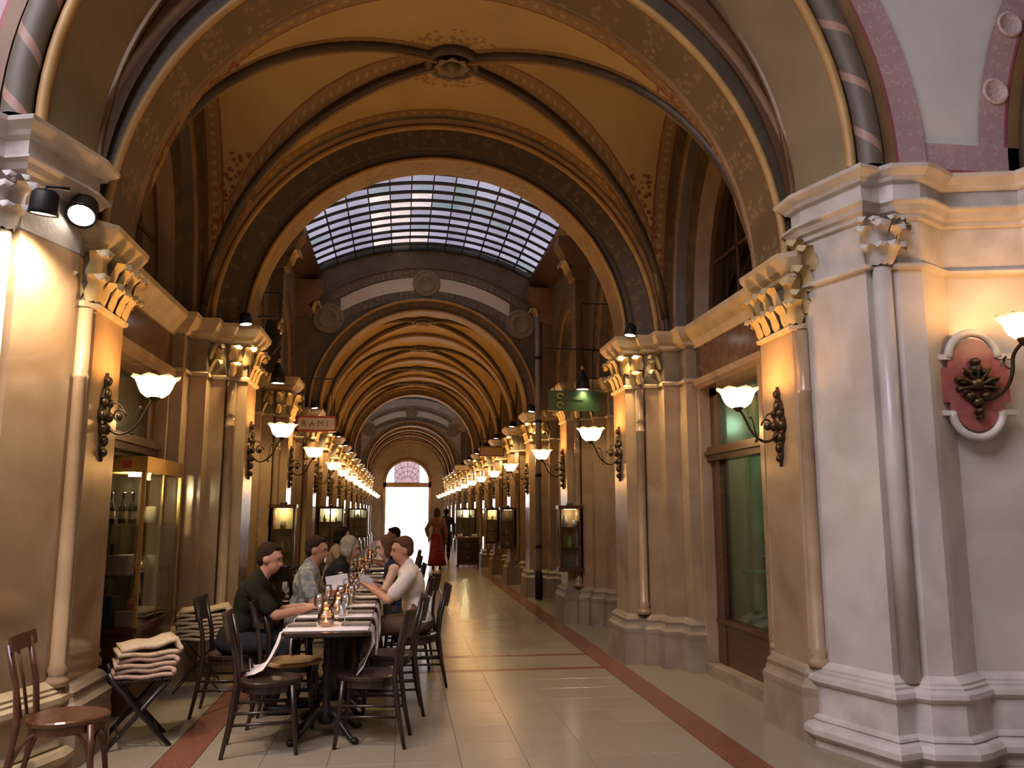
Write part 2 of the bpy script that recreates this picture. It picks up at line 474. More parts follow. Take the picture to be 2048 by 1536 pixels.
vb.tube([(0.02 + .045 * math.cos(a) * (1 - a / 14), 0, .13 + .045 * math.sin(a) * (1 - a / 14)) for a in [i * .45 for i in range(22)]], [.018 - .0005 * i for i in range(22)], 6)
VOLM = vb.mesh('volute', LEAF)
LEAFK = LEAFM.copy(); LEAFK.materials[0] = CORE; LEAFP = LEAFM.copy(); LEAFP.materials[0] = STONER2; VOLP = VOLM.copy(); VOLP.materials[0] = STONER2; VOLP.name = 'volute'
def add_leaf(cap, x, y, z, ang, sc_=1.0, me=None):
    o = obj('leaf' if me is None or me.name.startswith('leaf') else 'volute', me or LEAFM, cap, (x, y, z), ang)
    o.scale = (sc_, sc_, sc_); return o
ZC0, ZC1, ZAB = 2.90, 3.28, 3.45           # neck, top of the leaves, top of the abacus
def make_pier(s, full=True):
    p = ccw(pier_poly(s))
    t = bpy.data.objects.new('marble_pier', None); COL.objects.link(t)
    pl = MB(); pl.loft(p, [(0, .09), (.30, .08), (.33, .085), (.36, .085), (.39, .06), (.42, .05), (.45, .055), (.48, .03), (.50, 0)], cap0=False)
    pl.build('plinth', PLINTH, t)
    sh = MB(); sh.loft(p, [(.50, 0), (ZC0, 0)], cap0=False, cap1=False); sh.build('shaft', STONE, t)
    nk = MB(); nk.loft(p, [(ZC0 - .02, 0), (ZC0 - .015, .022), (ZC0 + .012, .026), (ZC0 + .03, .004)], cap0=False, cap1=False); nk.build('necking_band', STONE2, t)
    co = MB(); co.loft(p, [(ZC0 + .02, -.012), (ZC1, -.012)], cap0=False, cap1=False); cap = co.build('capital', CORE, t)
    ab = MB(); ab.loft(p, [(ZC1 - .02, .0), (ZC1, .03), (ZC1 + .03, .035), (ZC1 + .06, .075), (ZC1 + .13, .12), (ZAB, .125)], cap0=True); ab.build('abacus', STONE2, t)
    for q in (-1, 1):
        cl = MB(); cl.lathe([(.075, .5), (.075, .54), (.05, .57), (.068, .60), (.046, .63), (.046, 2.40), (.052, 2.41), (.052, 2.43), (.046, 2.44), (.046, 2.52), (.052, 2.53), (.046, 2.55), (.046, ZC0 - .03)], 12, (s * .145, q * .305, 0))
        cl.build('colonnette', STONE, t)
    A = PI if s == 1 else 0                 # direction of the passage
    k = 0
    for y in (-.17, 0, .17): add_leaf(cap, 0, y, ZC0 + .02, A, 1.05)
    for y in (-.09, .09): add_leaf(cap, s * -.02, y, ZC0 + .17, A, 1.15)
    for q in (-1, 1):
        add_leaf(cap, s * .02, q * .24, ZC0 + .16, A + (-s * q) * PI / 4 * -1 if False else math.atan2(q, -s), 1.25)
        add_leaf(cap, s * .0, q * .25, ZC0 + .19, math.atan2(q, -s), 1.0, VOLM)
        if full:
            add_leaf(cap, s * .10, q * .25, ZC0 + .02, q * PI / 2, 1.05)
            add_leaf(cap, s * .12, q * .25, ZC0 + .18, q * PI / 2, 1.1)
            add_leaf(cap, s * .145, q * .36, ZC0 + .03, math.atan2(q, -s), .9)
            add_leaf(cap, s * .145, q * .36, ZC0 + .19, math.atan2(q, -s), 1.0)
            add_leaf(cap, s * .26, q * .36, ZC0 + .16, q * PI / 2, .9)
            add_leaf(cap, s * .34, q * .46, ZC0 + .03, A, 1.0)
            add_leaf(cap, s * .34, q * .46, ZC0 + .18, A, 1.1)
    return t
for s in (1, -1):
    near = make_pier(s, True); far = make_pier(s, False)
    for i, y in enumerate(PY):
        if i == 0: o = near
        elif i == 3: o = far
        else: o = dup(near if i < 3 else far)
        o.location = (UX(s, UF), y, 0)
        extra = {0: ' carrying the nearest round arch, gilded leafy capital', 2: ' at the near end of the ribbed vaults', 1: ' halfway along the glass-roofed bay'}.get(i, '')
        tag(o, f'{ORD[i + 1]} polished marble pier along the {SIDE[s]} wall{extra}', 'pillar', f'marble piers along the {SIDE[s]} wall')

# first pier on each side (flatter, further back, hard by the rotunda)
U1 = 2.44
def make_pier1(s):
    h = [(.8, .50), (.34, .50), (.34, .42), (.14, .42), (.14, .27), (0.0, .20), (0, -.34), (.06, -.40), (.8, -.40)]
    p = ccw([(s * d, q) for d, q in h])
    t = thing('marble_pier', f'first marble pier on the {SIDE[s]}, leafy capital, hard behind the big rotunda pier', 'pillar', (UX(s, U1), 6.0, 0), 0, f'marble piers along the {SIDE[s]} wall')
    pl = MB(); pl.loft(p, [(0, .09), (.30, .08), (.33, .085), (.36, .085), (.39, .06), (.42, .05), (.45, .055), (.48, .03), (.50, 0)], cap0=False); pl.build('plinth', PLINTH, t)
    sh = MB(); sh.loft(p, [(.50, 0), (ZC0, 0)], cap0=False, cap1=False); sh.build('shaft', STONE, t)
    nk = MB(); nk.loft(p, [(ZC0 - .02, 0), (ZC0 - .015, .025), (ZC0 + .012, .03), (ZC0 + .03, .004)], cap0=False, cap1=False); nk.build('necking_band', STONE2, t)
    co = MB(); co.loft(p, [(ZC0 + .02, -.012), (ZC1, -.012)], cap0=False, cap1=False); cap = co.build('capital', CORE, t)
    ab = MB(); ab.loft(p, [(ZC1 - .02, .0), (ZC1, .03), (ZC1 + .03, .035), (ZC1 + .06, .075), (ZC1 + .13, .12), (ZAB, .125)]); ab.build('abacus', STONE2, t)
    cl = MB(); cl.lathe([(.075, .5), (.075, .54), (.05, .57), (.068, .60), (.046, .63), (.046, 2.40), (.052, 2.41), (.052, 2.43), (.046, 2.44), (.046, ZC0 - .03)], 12, (s * .09, .31, 0)); cl.build('colonnette', STONE, t)
    cl = MB(); cl.lathe([(.075, .5), (.075, .54), (.05, .57), (.068, .60), (.046, .63), (.046, 2.40), (.052, 2.41), (.052, 2.43), (.046, 2.44), (.046, ZC0 - .03)], 12, (s * .045, -.40, 0)); cl.build('colonnette', STONE, t)
    A = PI if s == 1 else 0
    for y in (-.28, -.12, .04, .17): add_leaf(cap, 0, y, ZC0 + .02, A, 1.15)
    for y in (-.21, -.05, .11): add_leaf(cap, s * -.02, y, ZC0 + .17, A, 1.2)
    add_leaf(cap, s * .0, .20, ZC0 + .17, math.atan2(1, -s), 1.3)
    add_leaf(cap, s * .09, .27, ZC0 + .04, math.atan2(1, -s), 1.1)
    add_leaf(cap, s * .10, .29, ZC0 + .19, math.atan2(1, -s), 1.2)
    add_leaf(cap, s * .02, -.37, ZC0 + .17, math.atan2(-1, -s), 1.35); add_leaf(cap, s * .0, -.36, ZC0 + .19, math.atan2(-1, -s), 1.1, VOLM)
    add_leaf(cap, s * .02, -.38, ZC0 + .03, math.atan2(-1, -s), 1.2); add_leaf(cap, s * .12, -.40, ZC0 + .05, -PI / 2, 1.1)
    return t
for s in (1, -1): make_pier1(s)

# ================================================================== ROTUNDA PIERS (the big near ones)
def rot_poly(s):
    R = [(2.52, 5.62), (2.52, 5.52), (2.68, 5.04), (2.75, 5.06), (2.82, 5.06), (2.88, 4.98), (3.03, 4.95), (3.08, 4.97), (3.30, 5.10), (3.82, 4.98), (3.86, 4.86), (4.5, 4.72), (4.5, 5.62)]
    return ccw([(s * u, y) for u, y in R])
def rot_pier(s):
    p = rot_poly(s)
    t = thing('rotunda_pier', f'big clustered stone pier at the near {SIDE[s]} with moulded base' + (' in grey daylight' if s == 1 else ', washed by spotlights'), 'pillar', (CX, 0, 0))
    pl = MB(); pl.loft(p, [(0, .115), (.055, .11), (.06, .14), (.085, .165), (.12, .165), (.15, .14), (.165, .105), (.175, .115), (.19, .11), (.205, .085), (.39, .08), (.40, .10), (.42, .115), (.45, .11), (.465, .075), (.48, .075), (.49, .055), (.505, .055), (.52, .03), (.54, 0)], cap0=False, cap1=False)
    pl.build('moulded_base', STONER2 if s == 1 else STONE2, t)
    sh = MB(); sh.loft(p, [(.54, 0), (3.22, 0)], cap0=False, cap1=False); sh.build('shaft', STONER if s == 1 else STONE, t)  # left shaft in browner stone, its dimmer daylight put into the colour
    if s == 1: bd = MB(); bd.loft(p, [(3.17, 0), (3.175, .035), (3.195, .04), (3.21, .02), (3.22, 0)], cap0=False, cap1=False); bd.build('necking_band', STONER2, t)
    fr = MB(); fr.loft(p, [(3.21, 0), (3.52, 0)], cap0=False, cap1=False); cap = fr.build('capital', STONER2, t)
    cn = MB(); cn.loft(p, [(3.51, 0), (3.52, .025), (3.55, .03), (3.565, .055), (3.60, .075), (3.62, .10), (3.635, .10), (3.645, .05), (3.66, .04), (3.76, .04), (3.775, .07), (3.80, .085), (3.84, .13), (3.865, .135), (3.875, .12), (3.90, .0)], cap0=False); cn.build('cornice', STONER2, t)
    cl = MB(); cl.lathe([(.062, .50), (.062, 3.19)], 14, (s * 2.785, 5.025, 0)); cl.build('colonnette', STONER, t)
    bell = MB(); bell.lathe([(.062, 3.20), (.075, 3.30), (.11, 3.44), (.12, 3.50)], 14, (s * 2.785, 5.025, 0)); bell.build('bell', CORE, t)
    random.seed(11)
    for j, (rr, z, sc_, nk_) in enumerate(((.062, 3.20, .95, 5), (.074, 3.31, 1.1, 4), (.085, 3.40, .85, 5))):
        for k in range(nk_):
            an2 = -PI + PI * (k + .5) / nk_ + random.uniform(-.12, .12)
            add_leaf(cap, s * 2.785 + rr * math.cos(an2), 5.025 + rr * math.sin(an2), z, an2, sc_ * random.uniform(.9, 1.1), LEAFP)
    for an2 in (-PI * .72, -PI * .28): add_leaf(cap, s * 2.785 + .10 * math.cos(an2), 5.025 + .10 * math.sin(an2), 3.34, an2, .9, VOLP)
    for (u, y, sc_, z) in ((3.84, 4.86, 1.3, 3.22), (3.90, 4.84, 1.4, 3.24), (3.88, 4.84, 1.5, 3.37), (3.97, 4.82, 1.4, 3.36)):
        add_leaf(cap, s * u, y, z, -PI / 2, sc_, LEAFP)
    for (d, sc_, z) in () if s == -1 else ((0.0, 1.2, 3.0), (0.05, 1.3, 3.15), (.1, 1.2, 3.3), (.0, 1.3, 3.36)):
        add_leaf(cap, s * (2.52 + d * .2), 5.58 - d, z, math.atan2(-.4, -s), sc_)
    return t
RP = {s: rot_pier(s) for s in (1, -1)}

# ================================================================== ARCHES
def arch(label, parts, y, cat='arch'):
    t = thing('round_arch', label, cat, (CX, y, 0), 0, 'round arches across the passage')
    for nm, prof, zc, mat, closed in parts:
        o = obj(nm, ring_mesh(nm, [(r, d) for r, d in prof], zc, mat, closed=closed), t)
    return t
# wide outer arch towards the rotunda
Z0 = 3.89
arch('wide splayed cream arch nearest the camera with thick dark roll moulding', [
    ('soffit', [(2.50, .10), (2.50, 0), (2.60, -.45)], Z0, CREAM, False),
    ('inner_edge', [(2.48, .11), (2.48, .16), (2.9, .18)], Z0, BROWN, False),
    ('bead', roll(2.615, -.48, .035), Z0, GOLDM, True),
    ('roll_moulding', roll(2.745, -.50, .085, 14), Z0, None, True),
    ('hollow', [(2.60, -.45), (2.68, -.38), (2.80, -.38), (2.86, -.50)], Z0, DARKM, False),
    ('face_ring', [(2.85, -.505), (2.93, -.515)], Z0, BROWN, False),
    ('painted_border', [(2.93, -.512), (3.16, -.512)], Z0, PINK, False)], 5.5)
# spiral-striped roll gets its own stripes
m, nt, out = nodes_of('striped_roll')
bs = nd(nt, 'ShaderNodeBsdfPrincipled'); bs.inputs['Roughness'].default_value = .5
d_, a_ = uvs(nt, 'across')
ph = math_n(nt, 'SINE', math_n(nt, 'MULTIPLY_ADD', a_, 2 * PI / .42, math_n(nt, 'MULTIPLY', d_, 14)))
lk(nt, mixc(nt, math_n(nt, 'GREATER_THAN', ph, .86), (.12, .095, .07), (.34, .20, .15)), bs.inputs['Base Color']); lk(nt, bs.outputs[0], out.inputs[0])
for o in bpy.data.objects:
    if o.name.startswith('roll_moulding') and o.type == 'MESH' and not o.data.materials: o.data.materials.append(m)
# transverse arch 1
Z1 = 3.44
arch('broad ornamented arch springing from the first piers, behind the cream arch', [
    ('soffit', [(2.45, .25), (2.45, -.22)], Z1, SOFFIT1, False),
    ('near_bead', roll(2.465, -.25, .03), Z1, GOLDM, True),
    ('near_face', [(2.48, -.26), (2.63, -.29)], Z1, DARKM, False),
    ('near_roll', roll(2.64, -.31, .045), Z1, BROWN, True),
    ('outer_border', [(2.67, -.30), (2.88, -.33), (3.2, -.33)], Z1, RINGD, False),
    ('far_bead', roll(2.465, .27, .03), Z1, BROWN, True),
    ('far_face', [(2.47, .27), (2.62, .28)], Z1, DARKM, False)], 6.0)
def stepped(label, y, s2=1, zc=3.44, far=False):
    """arch with stepped orders towards the camera; y = front edge of the soffit"""
    parts = [
        ('soffit', [(2.06, .42), (2.06, .03)], zc, SOFFIT, False),
        ('edge_bead', roll(2.075, .01, .022), zc, GOLDM, True),
        ('hollow', [(2.09, 0), (2.12, .03), (2.16, .02), (2.19, -.03)], zc, DARKM, False),
        ('ornament_ring', [(2.19, -.03), (2.38, -.07)], zc, RINGD, False),
        ('ochre_roll', roll(2.41, -.09, .032), zc, GOLDM, True),
        ('step', [(2.44, -.08), (2.45, -.16), (2.47, -.18)], zc, BROWN, False),
        ('dark_roll', roll(2.50, -.19, .036), zc, DARKM, True),
        ('back_face', [(2.06, .42), (2.5, .43)], zc, BROWN, False)]
    return arch(label, parts, y)
stepped('stepped round arch framing the glass roof, carried on the second piers', 8.88)
def slim_stepped(label, y, R=1.92, zc=3.44):
    """narrower version of the stepped arch below the tympana"""
    parts = [('soffit', [(R, .42), (R, .03)], zc, SOFFIT, False), ('edge_bead', roll(R + .012, .01, .018), zc, GOLDM, True),
             ('hollow', [(R + .02, 0), (R + .05, .02), (R + .075, -.02)], zc, DARKM, False), ('ornament_ring', [(R + .075, -.02), (R + .175, -.05)], zc, RINGD, False),
             ('ochre_roll', roll(R + .20, -.055, .026), zc, GOLDM, True), ('step', [(R + .22, -.05), (R + .235, .12)], zc, BROWN, False), ('back_face', [(R, .42), (2.6, .43)], zc, BROWN, False)]
    return arch(label, parts, y)
def plain_arch(label, y, R=2.06, zc=3.44, t=.36):
    parts = [('soffit', [(R, t / 2), (R, -t / 2)], zc, SOFFIT, False), ('edge_bead', roll(R + .01, -t / 2 - .01, .025), zc, GOLDM, True),
             ('near_face', [(R + .03, -t / 2 - .01), (R + .12, -t / 2 - .03)], zc, BROWN, False), ('near_roll', roll(R + .14, -t / 2 - .03, .03), zc, DARKM, True),
             ('outer_face', [(R + .16, -t / 2 - .03), (R + .6, -t / 2 - .03)], zc, BROWN, False), ('far_face', [(R, t / 2), (R + .6, t / 2)], zc, BROWN, False)]
    return arch(label, parts, y)
slim_stepped('stepped round arch below the painted tympanum at the far end of the glass roof', 15.46)
for k, y in enumerate((18.6, 21.6, 24.4)):
    plain_arch(f'{ORD[k]} plain rib arch inside the ribbed vaults beyond the glass roof', y)
slim_stepped('round arch closing the ribbed vaults before the far glass roof', 26.95)
slim_stepped('round arch below the far pale tympanum', 36.78)
for k, y in enumerate((40.0, 43.0, 46.0)):
    plain_arch(f'{ORD[k]} small rib arch close to the bright end door', y, 2.02)

# ================================================================== GROIN VAULTS
def vault(name, ya, yb, a, zs, h, label):
    vm = VAULT if label == 'near' else VAULTF
    ym, b = (ya + yb) / 2, (yb - ya) / 2
    root = struct(bpy.data.objects.new(name, None)); COL.objects.link(root); root.location = (CX, ym, 0)
    for cell in range(4):
        mb = MB(); NS, NT = 10, 26; vs = []; g = []; ar = []
        ln = a if cell % 2 == 0 else b                       # arc half-span of this cell
        dp = b if cell % 2 == 0 else a
        for i in range(NS + 1):
            sv = max(1e-3, i / NS); al = math.asin(min(1, sv))
            for k in range(NT + 1):
                th = al * (2 * k / NT - 1)
                p, q, z = ln * math.sin(th), dp * sv, zs + h * math.cos(th)
                vs.append({0: (p, q, z), 1: (q, p, z), 2: (p, -q, z), 3: (-q, p, z)}[cell])
                rr = math.hypot(ln * math.cos(th), h * math.sin(th))
                g.append(((al - abs(th)) * max(.6, rr) * .8, sv * math.hypot(a, b)))
                ar.append((dp * (1 - sv), th * max(ln, h) * .8))
        fs = [(i * (NT + 1) + k, i * (NT + 1) + k + 1, (i + 1) * (NT + 1) + k + 1, (i + 1) * (NT + 1) + k) for i in range(NS) for k in range(NT)]
        mb.add(vs, fs, True); o = mb.build('vault_cell', vm, root, recalc=False)
        for lay, dat in (('groin', g), ('arch', ar)):
            u = o.data.uv_layers.new(name=lay)
            for lp in o.data.loops: u.data[lp.index].uv = dat[lp.vertex_index]
    for sx in (1, -1):
        for sy in (1, -1):
            mb = MB(); pts = []
            for i in range(25):
                th = math.asin(.06 + .935 * i / 24); pts.append((sx * a * math.sin(th), sy * b * math.sin(th), zs + h * math.cos(th) - .02))
            mb.tube(pts, .05, 8); mb.build('rib', DARKM, root)
            mb = MB(); mb.tube([(x, y, z - .045) for x, y, z in pts], .022, 6); mb.build('rib_bead', BROWN, root)
    bo = MB(); zb = zs + h
    bo.lathe([(.27, zb + .02), (.28, zb - .04), (.25, zb - .08), (.215, zb - .07), (.18, zb - .03), (.02, zb - .02)], 24)
    bo = bo.build('boss', DARKM, root)
    for k in range(8):
        o = obj('leaf', LEAFK, bo, (.05 * math.cos(k * PI / 4), .05 * math.sin(k * PI / 4), zb - .02), k * PI / 4); o.scale = (1, 1, -.55)
    kn = MB(); kn.ell((0, 0, zb - .06), (.06, .06, .06)); kn.build('knob', CORE, bo)
    return root
vault('ceiling', 6.28, 8.70, 2.50, 3.46, 2.46, 'near')
for k, (ya, yb) in enumerate(((15.85, 18.4), (18.8, 21.4), (21.8, 24.2), (24.6, 26.75), (37.1, 39.8), (40.2, 42.8), (43.2, 45.8), (46.2, 48.2))):
    vault('ceiling', ya, yb, 2.12, 3.46, 2.12, 'far')
# short barrel strip between the two near arches
sb = obj('ceiling_strip', ring_mesh('ceiling_strip', [(2.48, 5.66), (2.95, 5.68)], 3.6, VAULT), None, (CX, 0, 0)); struct(sb); sb.name = 'ceiling_near_strip'

# ================================================================== SIDE BAYS: lunettes, cornices, shop fronts
SHOPG = M('green_shop_wall', (.04, .20, .11), (.09, .33, .19), rough=.6, scale=3)
SHOPY = M('ochre_shop_wall', (.30, .20, .07), (.45, .33, .13), rough=.6, scale=3)
FASC = M('brown_fascia_marble', (.085, .040, .020), (.15, .075, .038), rough=.22, scale=4, dist=2)
def lunette(s, ya, yb, a, zs, h, root):
    """arched recess with dark glass in the side wall of a bay; mouldings step back from the wall"""
    yc, b = (ya + yb) / 2, (yb - ya) / 2; k = h / b
    def R(prof, nm, mat, closed=False):
        return obj(nm, ring_mesh(nm, [(r, UX(s, u)) for r, u in prof], zs, mat, n=36, az=k, axis='x', c=yc, closed=closed), root)
    R([(b * 1.02, a), (b * .92, a + .05)], 'border_ring', RINGD)
    R(roll(b * .905, a + .07, .035), 'roll_moulding', BROWN, True)
    R([(b * .88, a + .06), (b * .84, a + .16)], 'hollow', DARKM)
    R([(b * .84, a + .16), (b * .72, a + .20)], 'ornament_ring', RINGD)
    R([(b * .72, a + .20), (b * .66, a + .36)], 'reveal', BROWN)
    R([(b * .67, a + .34), (b * .60, a + .36)], 'window_frame', WOOD)
    g = R([(b * .61, a + .355), (.01, a + .355)], 'lunette_pane', GLASSK)
    gl = MB(); gl.box(*sorted((UX(s, a + .34), UX(s, a + .36))), yc - .015, yc + .015, zs, zs + h * .6); gl.build('mullion', WOOD, root)
    gl = MB(); gl.box(*sorted((UX(s, a + .34), UX(s, a + .36))), yc - b * .5, yc + b * .5, zs + h * .28, zs + h * .28 + .03); gl.build('glazing_bar', WOOD, root)
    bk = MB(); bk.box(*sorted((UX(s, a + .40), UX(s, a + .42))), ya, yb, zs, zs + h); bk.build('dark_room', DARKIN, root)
def bay_of(s, ya, yb, idx, vaulted, a, zs, h):
    """one bay of the side wall above the cornice: piece of the setting"""
    root = struct(bpy.data.objects.new(f'wall_{SIDE[s]}', None)); COL.objects.link(root)
    lunette(s, ya, yb, a, zs, h, root)
    if not vaulted:
        yc, b = (ya + yb) / 2, (yb - ya) / 2
        def put(y, z): return (UX(s, a), y, z)
        column_wall('upper_wall', arch_xs(ya - .35, yb + .35, yc, b * 1.0, 30), lambda y: zs + h * math.sqrt(max(0, 1 - ((y - yc) / b) ** 2)), lambda y: 6.06, put, WALLB, root)
    return root
SHOP_LABEL = {}
def shop(s, ya, yb, idx):
    """cornice, fascia, framed shop window with two panes and a kick panel between two piers"""
    A, B = ya, yb
    rt = struct(bpy.data.objects.new(f'wall_{SIDE[s]}', None)); COL.objects.link(rt)
    def bx(u0, u1, y0_, y1_, z0, z1, nm, mat, par):
        mb = MB(); mb.box(*sorted((UX(s, u0), UX(s, u1))), y0_, y1_, z0, z1); return mb.build(nm, mat, par)
    cor = MB()
    prof = [(3.2, 3.24), (2.60, 3.24), (2.58, 3.28), (2.56, 3.31), (2.50, 3.36), (2.46, 3.40), (2.46, 3.45), (3.2, 3.45)]
    cor.extr([(UX(s, u), z) for u, z in prof], 'y', A - .12, B + .12); cor.build('cornice', STONE2, rt)
    bx(2.62, 3.1, A, B, 2.92, 3.24, 'fascia', FASC, rt)
    fr = MB(); fr.extr([(UX(s, u), z) for u, z in [(3.1, 2.80), (2.60, 2.80), (2.56, 2.84), (2.56, 2.90), (2.60, 2.92), (3.1, 2.92)]], 'y', A - .05, B + .05); fr.build('lintel', STONE, rt)
    bx(2.60, 3.1, A - .02, A + .10, 0, 2.80, 'jamb', STONE, rt); bx(2.60, 3.1, B - .10, B + .02, 0, 2.80, 'jamb', STONE, rt)
    lab = f'{ORD[idx]} dark-framed shop window along the {SIDE[s]} wall'
    if idx == 0 and s == 1: lab = 'tall dark-framed shop window with green interior between the near right piers'
    t = thing('shop_window', lab, 'shop window', (UX(s, 2.74), (A + B) / 2, 0), 0, f'shop windows along the {SIDE[s]} wall')
    y_, hw = (A + B) / 2, (B - A) / 2 - .10
    def lb(d0, d1, y0_, y1_, z0, z1, nm, mat, par=t):
        mb = MB(); mb.box(*sorted((s * d0, s * d1)), y0_, y1_, z0, z1); return mb.build(nm, mat, par)
    lb(-.16, .2, -hw - .02, hw + .02, 0, .10, 'sill', PLINTH)
    f = MB()
    for q in (-1, 1): f.box(*sorted((s * -.03, s * .06)), *sorted((q * (hw - (.20 if q == 1 else .09)), q * hw)), .10, 2.80)
    f.box(*sorted((s * -.03, s * .06)), -hw, hw, 2.72, 2.80); f.build('frame', WOOD, t)
    lb(-.08, .06, -hw, hw, 2.06, 2.20, 'transom', WOODR); lb(-.11, .05, -hw - .0, hw + .0, 2.12, 2.15, 'transom_moulding', WOODR)
    kp = lb(-.02, .05, -hw, hw, .10, .50, 'kick_panel', WOOD); lb(-.045, .05, -hw, hw, .49, .53, 'rail', WOODR)
    lb(.005, .02, -hw + .08, hw - .08, .53, 2.06, 'pane', GLASSD); lb(.005, .02, -hw + .08, hw - .08, 2.20, 2.72, 'pane', GLASSD)
    green = (idx == 0 and s == 1)
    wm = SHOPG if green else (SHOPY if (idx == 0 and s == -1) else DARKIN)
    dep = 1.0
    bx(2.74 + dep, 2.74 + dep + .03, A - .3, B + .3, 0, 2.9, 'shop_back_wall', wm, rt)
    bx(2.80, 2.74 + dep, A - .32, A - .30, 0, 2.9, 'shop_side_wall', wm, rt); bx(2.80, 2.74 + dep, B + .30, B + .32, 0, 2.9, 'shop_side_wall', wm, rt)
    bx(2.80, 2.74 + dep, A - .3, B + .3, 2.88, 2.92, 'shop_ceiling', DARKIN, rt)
    return t
SHOPS = {}
for s in (1, -1):
    b0 = 6.55; edges = [(b0, PY[0] - .8)] + [(PY[i] + .8, PY[i + 1] - .8) for i in range(len(PY) - 1)]
    for i, (ya, yb) in enumerate(edges): SHOPS[(s, i)] = shop(s, ya, yb, i)
    bay_of(s, 6.28, 8.70, 0, True, 2.49, 3.46, 2.46)
    for (ya, yb) in ((9.75, 11.75), (12.65, 14.95)): bay_of(s, ya, yb, 1, False, 2.36, 3.45, 1.75)
    for (ya, yb) in ((15.85, 18.4), (18.8, 21.4), (21.8, 24.2), (24.6, 26.75), (37.1, 39.8), (40.2, 42.8), (43.2, 45.8), (46.2, 48.2)): bay_of(s, ya, yb, 2, True, 2.12, 3.46, 2.12)
    for (ya, yb) in ((27.7, 29.9), (30.9, 33.2), (34.2, 36.4)): bay_of(s, ya, yb, 3, False, 2.36, 3.45, 1.75)
    # outer shell
    mb = MB(); mb.box(*sorted((UX(s, 3.80), UX(s, 4.1))), 5.6, 48.4, 0, 7.0); struct(mb.build(f'wall_{SIDE[s]}_outer', WALLB))
    mb = MB(); mb.box(*sorted((UX(s, 2.3), UX(s, 3.9))), 46.75, 48.4, 0, 3.45); struct(mb.build(f'wall_{SIDE[s]}_end', WALLB))
    # tall engaged shafts and corbels carrying the glass roof
    for k, y in enumerate((9.52, 12.2, 15.2, 27.6, 30.4, 33.7, 36.5)):
        mb = MB(); mb.box(*sorted((UX(s, 2.18), UX(s, 2.40))), y - .14, y + .14, 3.45, 5.55)
        o = mb.build('wall_shaft', WALLB); o.name = 'roof_pilaster'
        tag(o, f'{ORD[k]} plain upper pilaster on the {SIDE[s]} side below the glass roofs', 'pilaster', f'upper pilasters on the {SIDE[s]}')
        c = MB(); c.extr([(UX(s, 2.40), 5.05), (UX(s, 2.14), 5.12), (UX(s, 2.10), 5.25), (UX(s, 2.16), 5.30), (UX(s, 2.04), 5.42), (UX(s, 1.92), 5.62), (UX(s, 1.92), 5.78), (UX(s, 2.40), 5.78)], 'y', y - .17, y + .17)
        cb = c.build('corbel', BROWN if k < 3 else STONE2, o)
        for q_ in (-.12, 0, .12): add_leaf(cb, UX(s, 2.10), y + q_, 5.22, PI if s == 1 else 0, 1.2)

t = thing('downpipe', 'plain grey-brown downpipe rising beside the fourth right pier to the glass roof', 'pipe', (UX(1, 2.10), 15.12, 0))
mb = MB(); mb.lathe([(.055, .50), (.055, 5.70)], 12); mb.build('pipe', M('grey_brown_pipe', (.24, .20, .15), (.30, .25, .19), rough=.45), t)
for z in (.9, 2.2, 3.2, 4.4):
    mb = MB(); mb.lathe([(.058, z), (.066, z + .01), (.066, z + .05), (.058, z + .06)], 12, caps=False); mb.build('collar', IRON, t)
mb = MB(); mb.lathe([(.055, .5), (.07, .40), (.07, .0)], 12); mb.build('shoe', IRON, t)
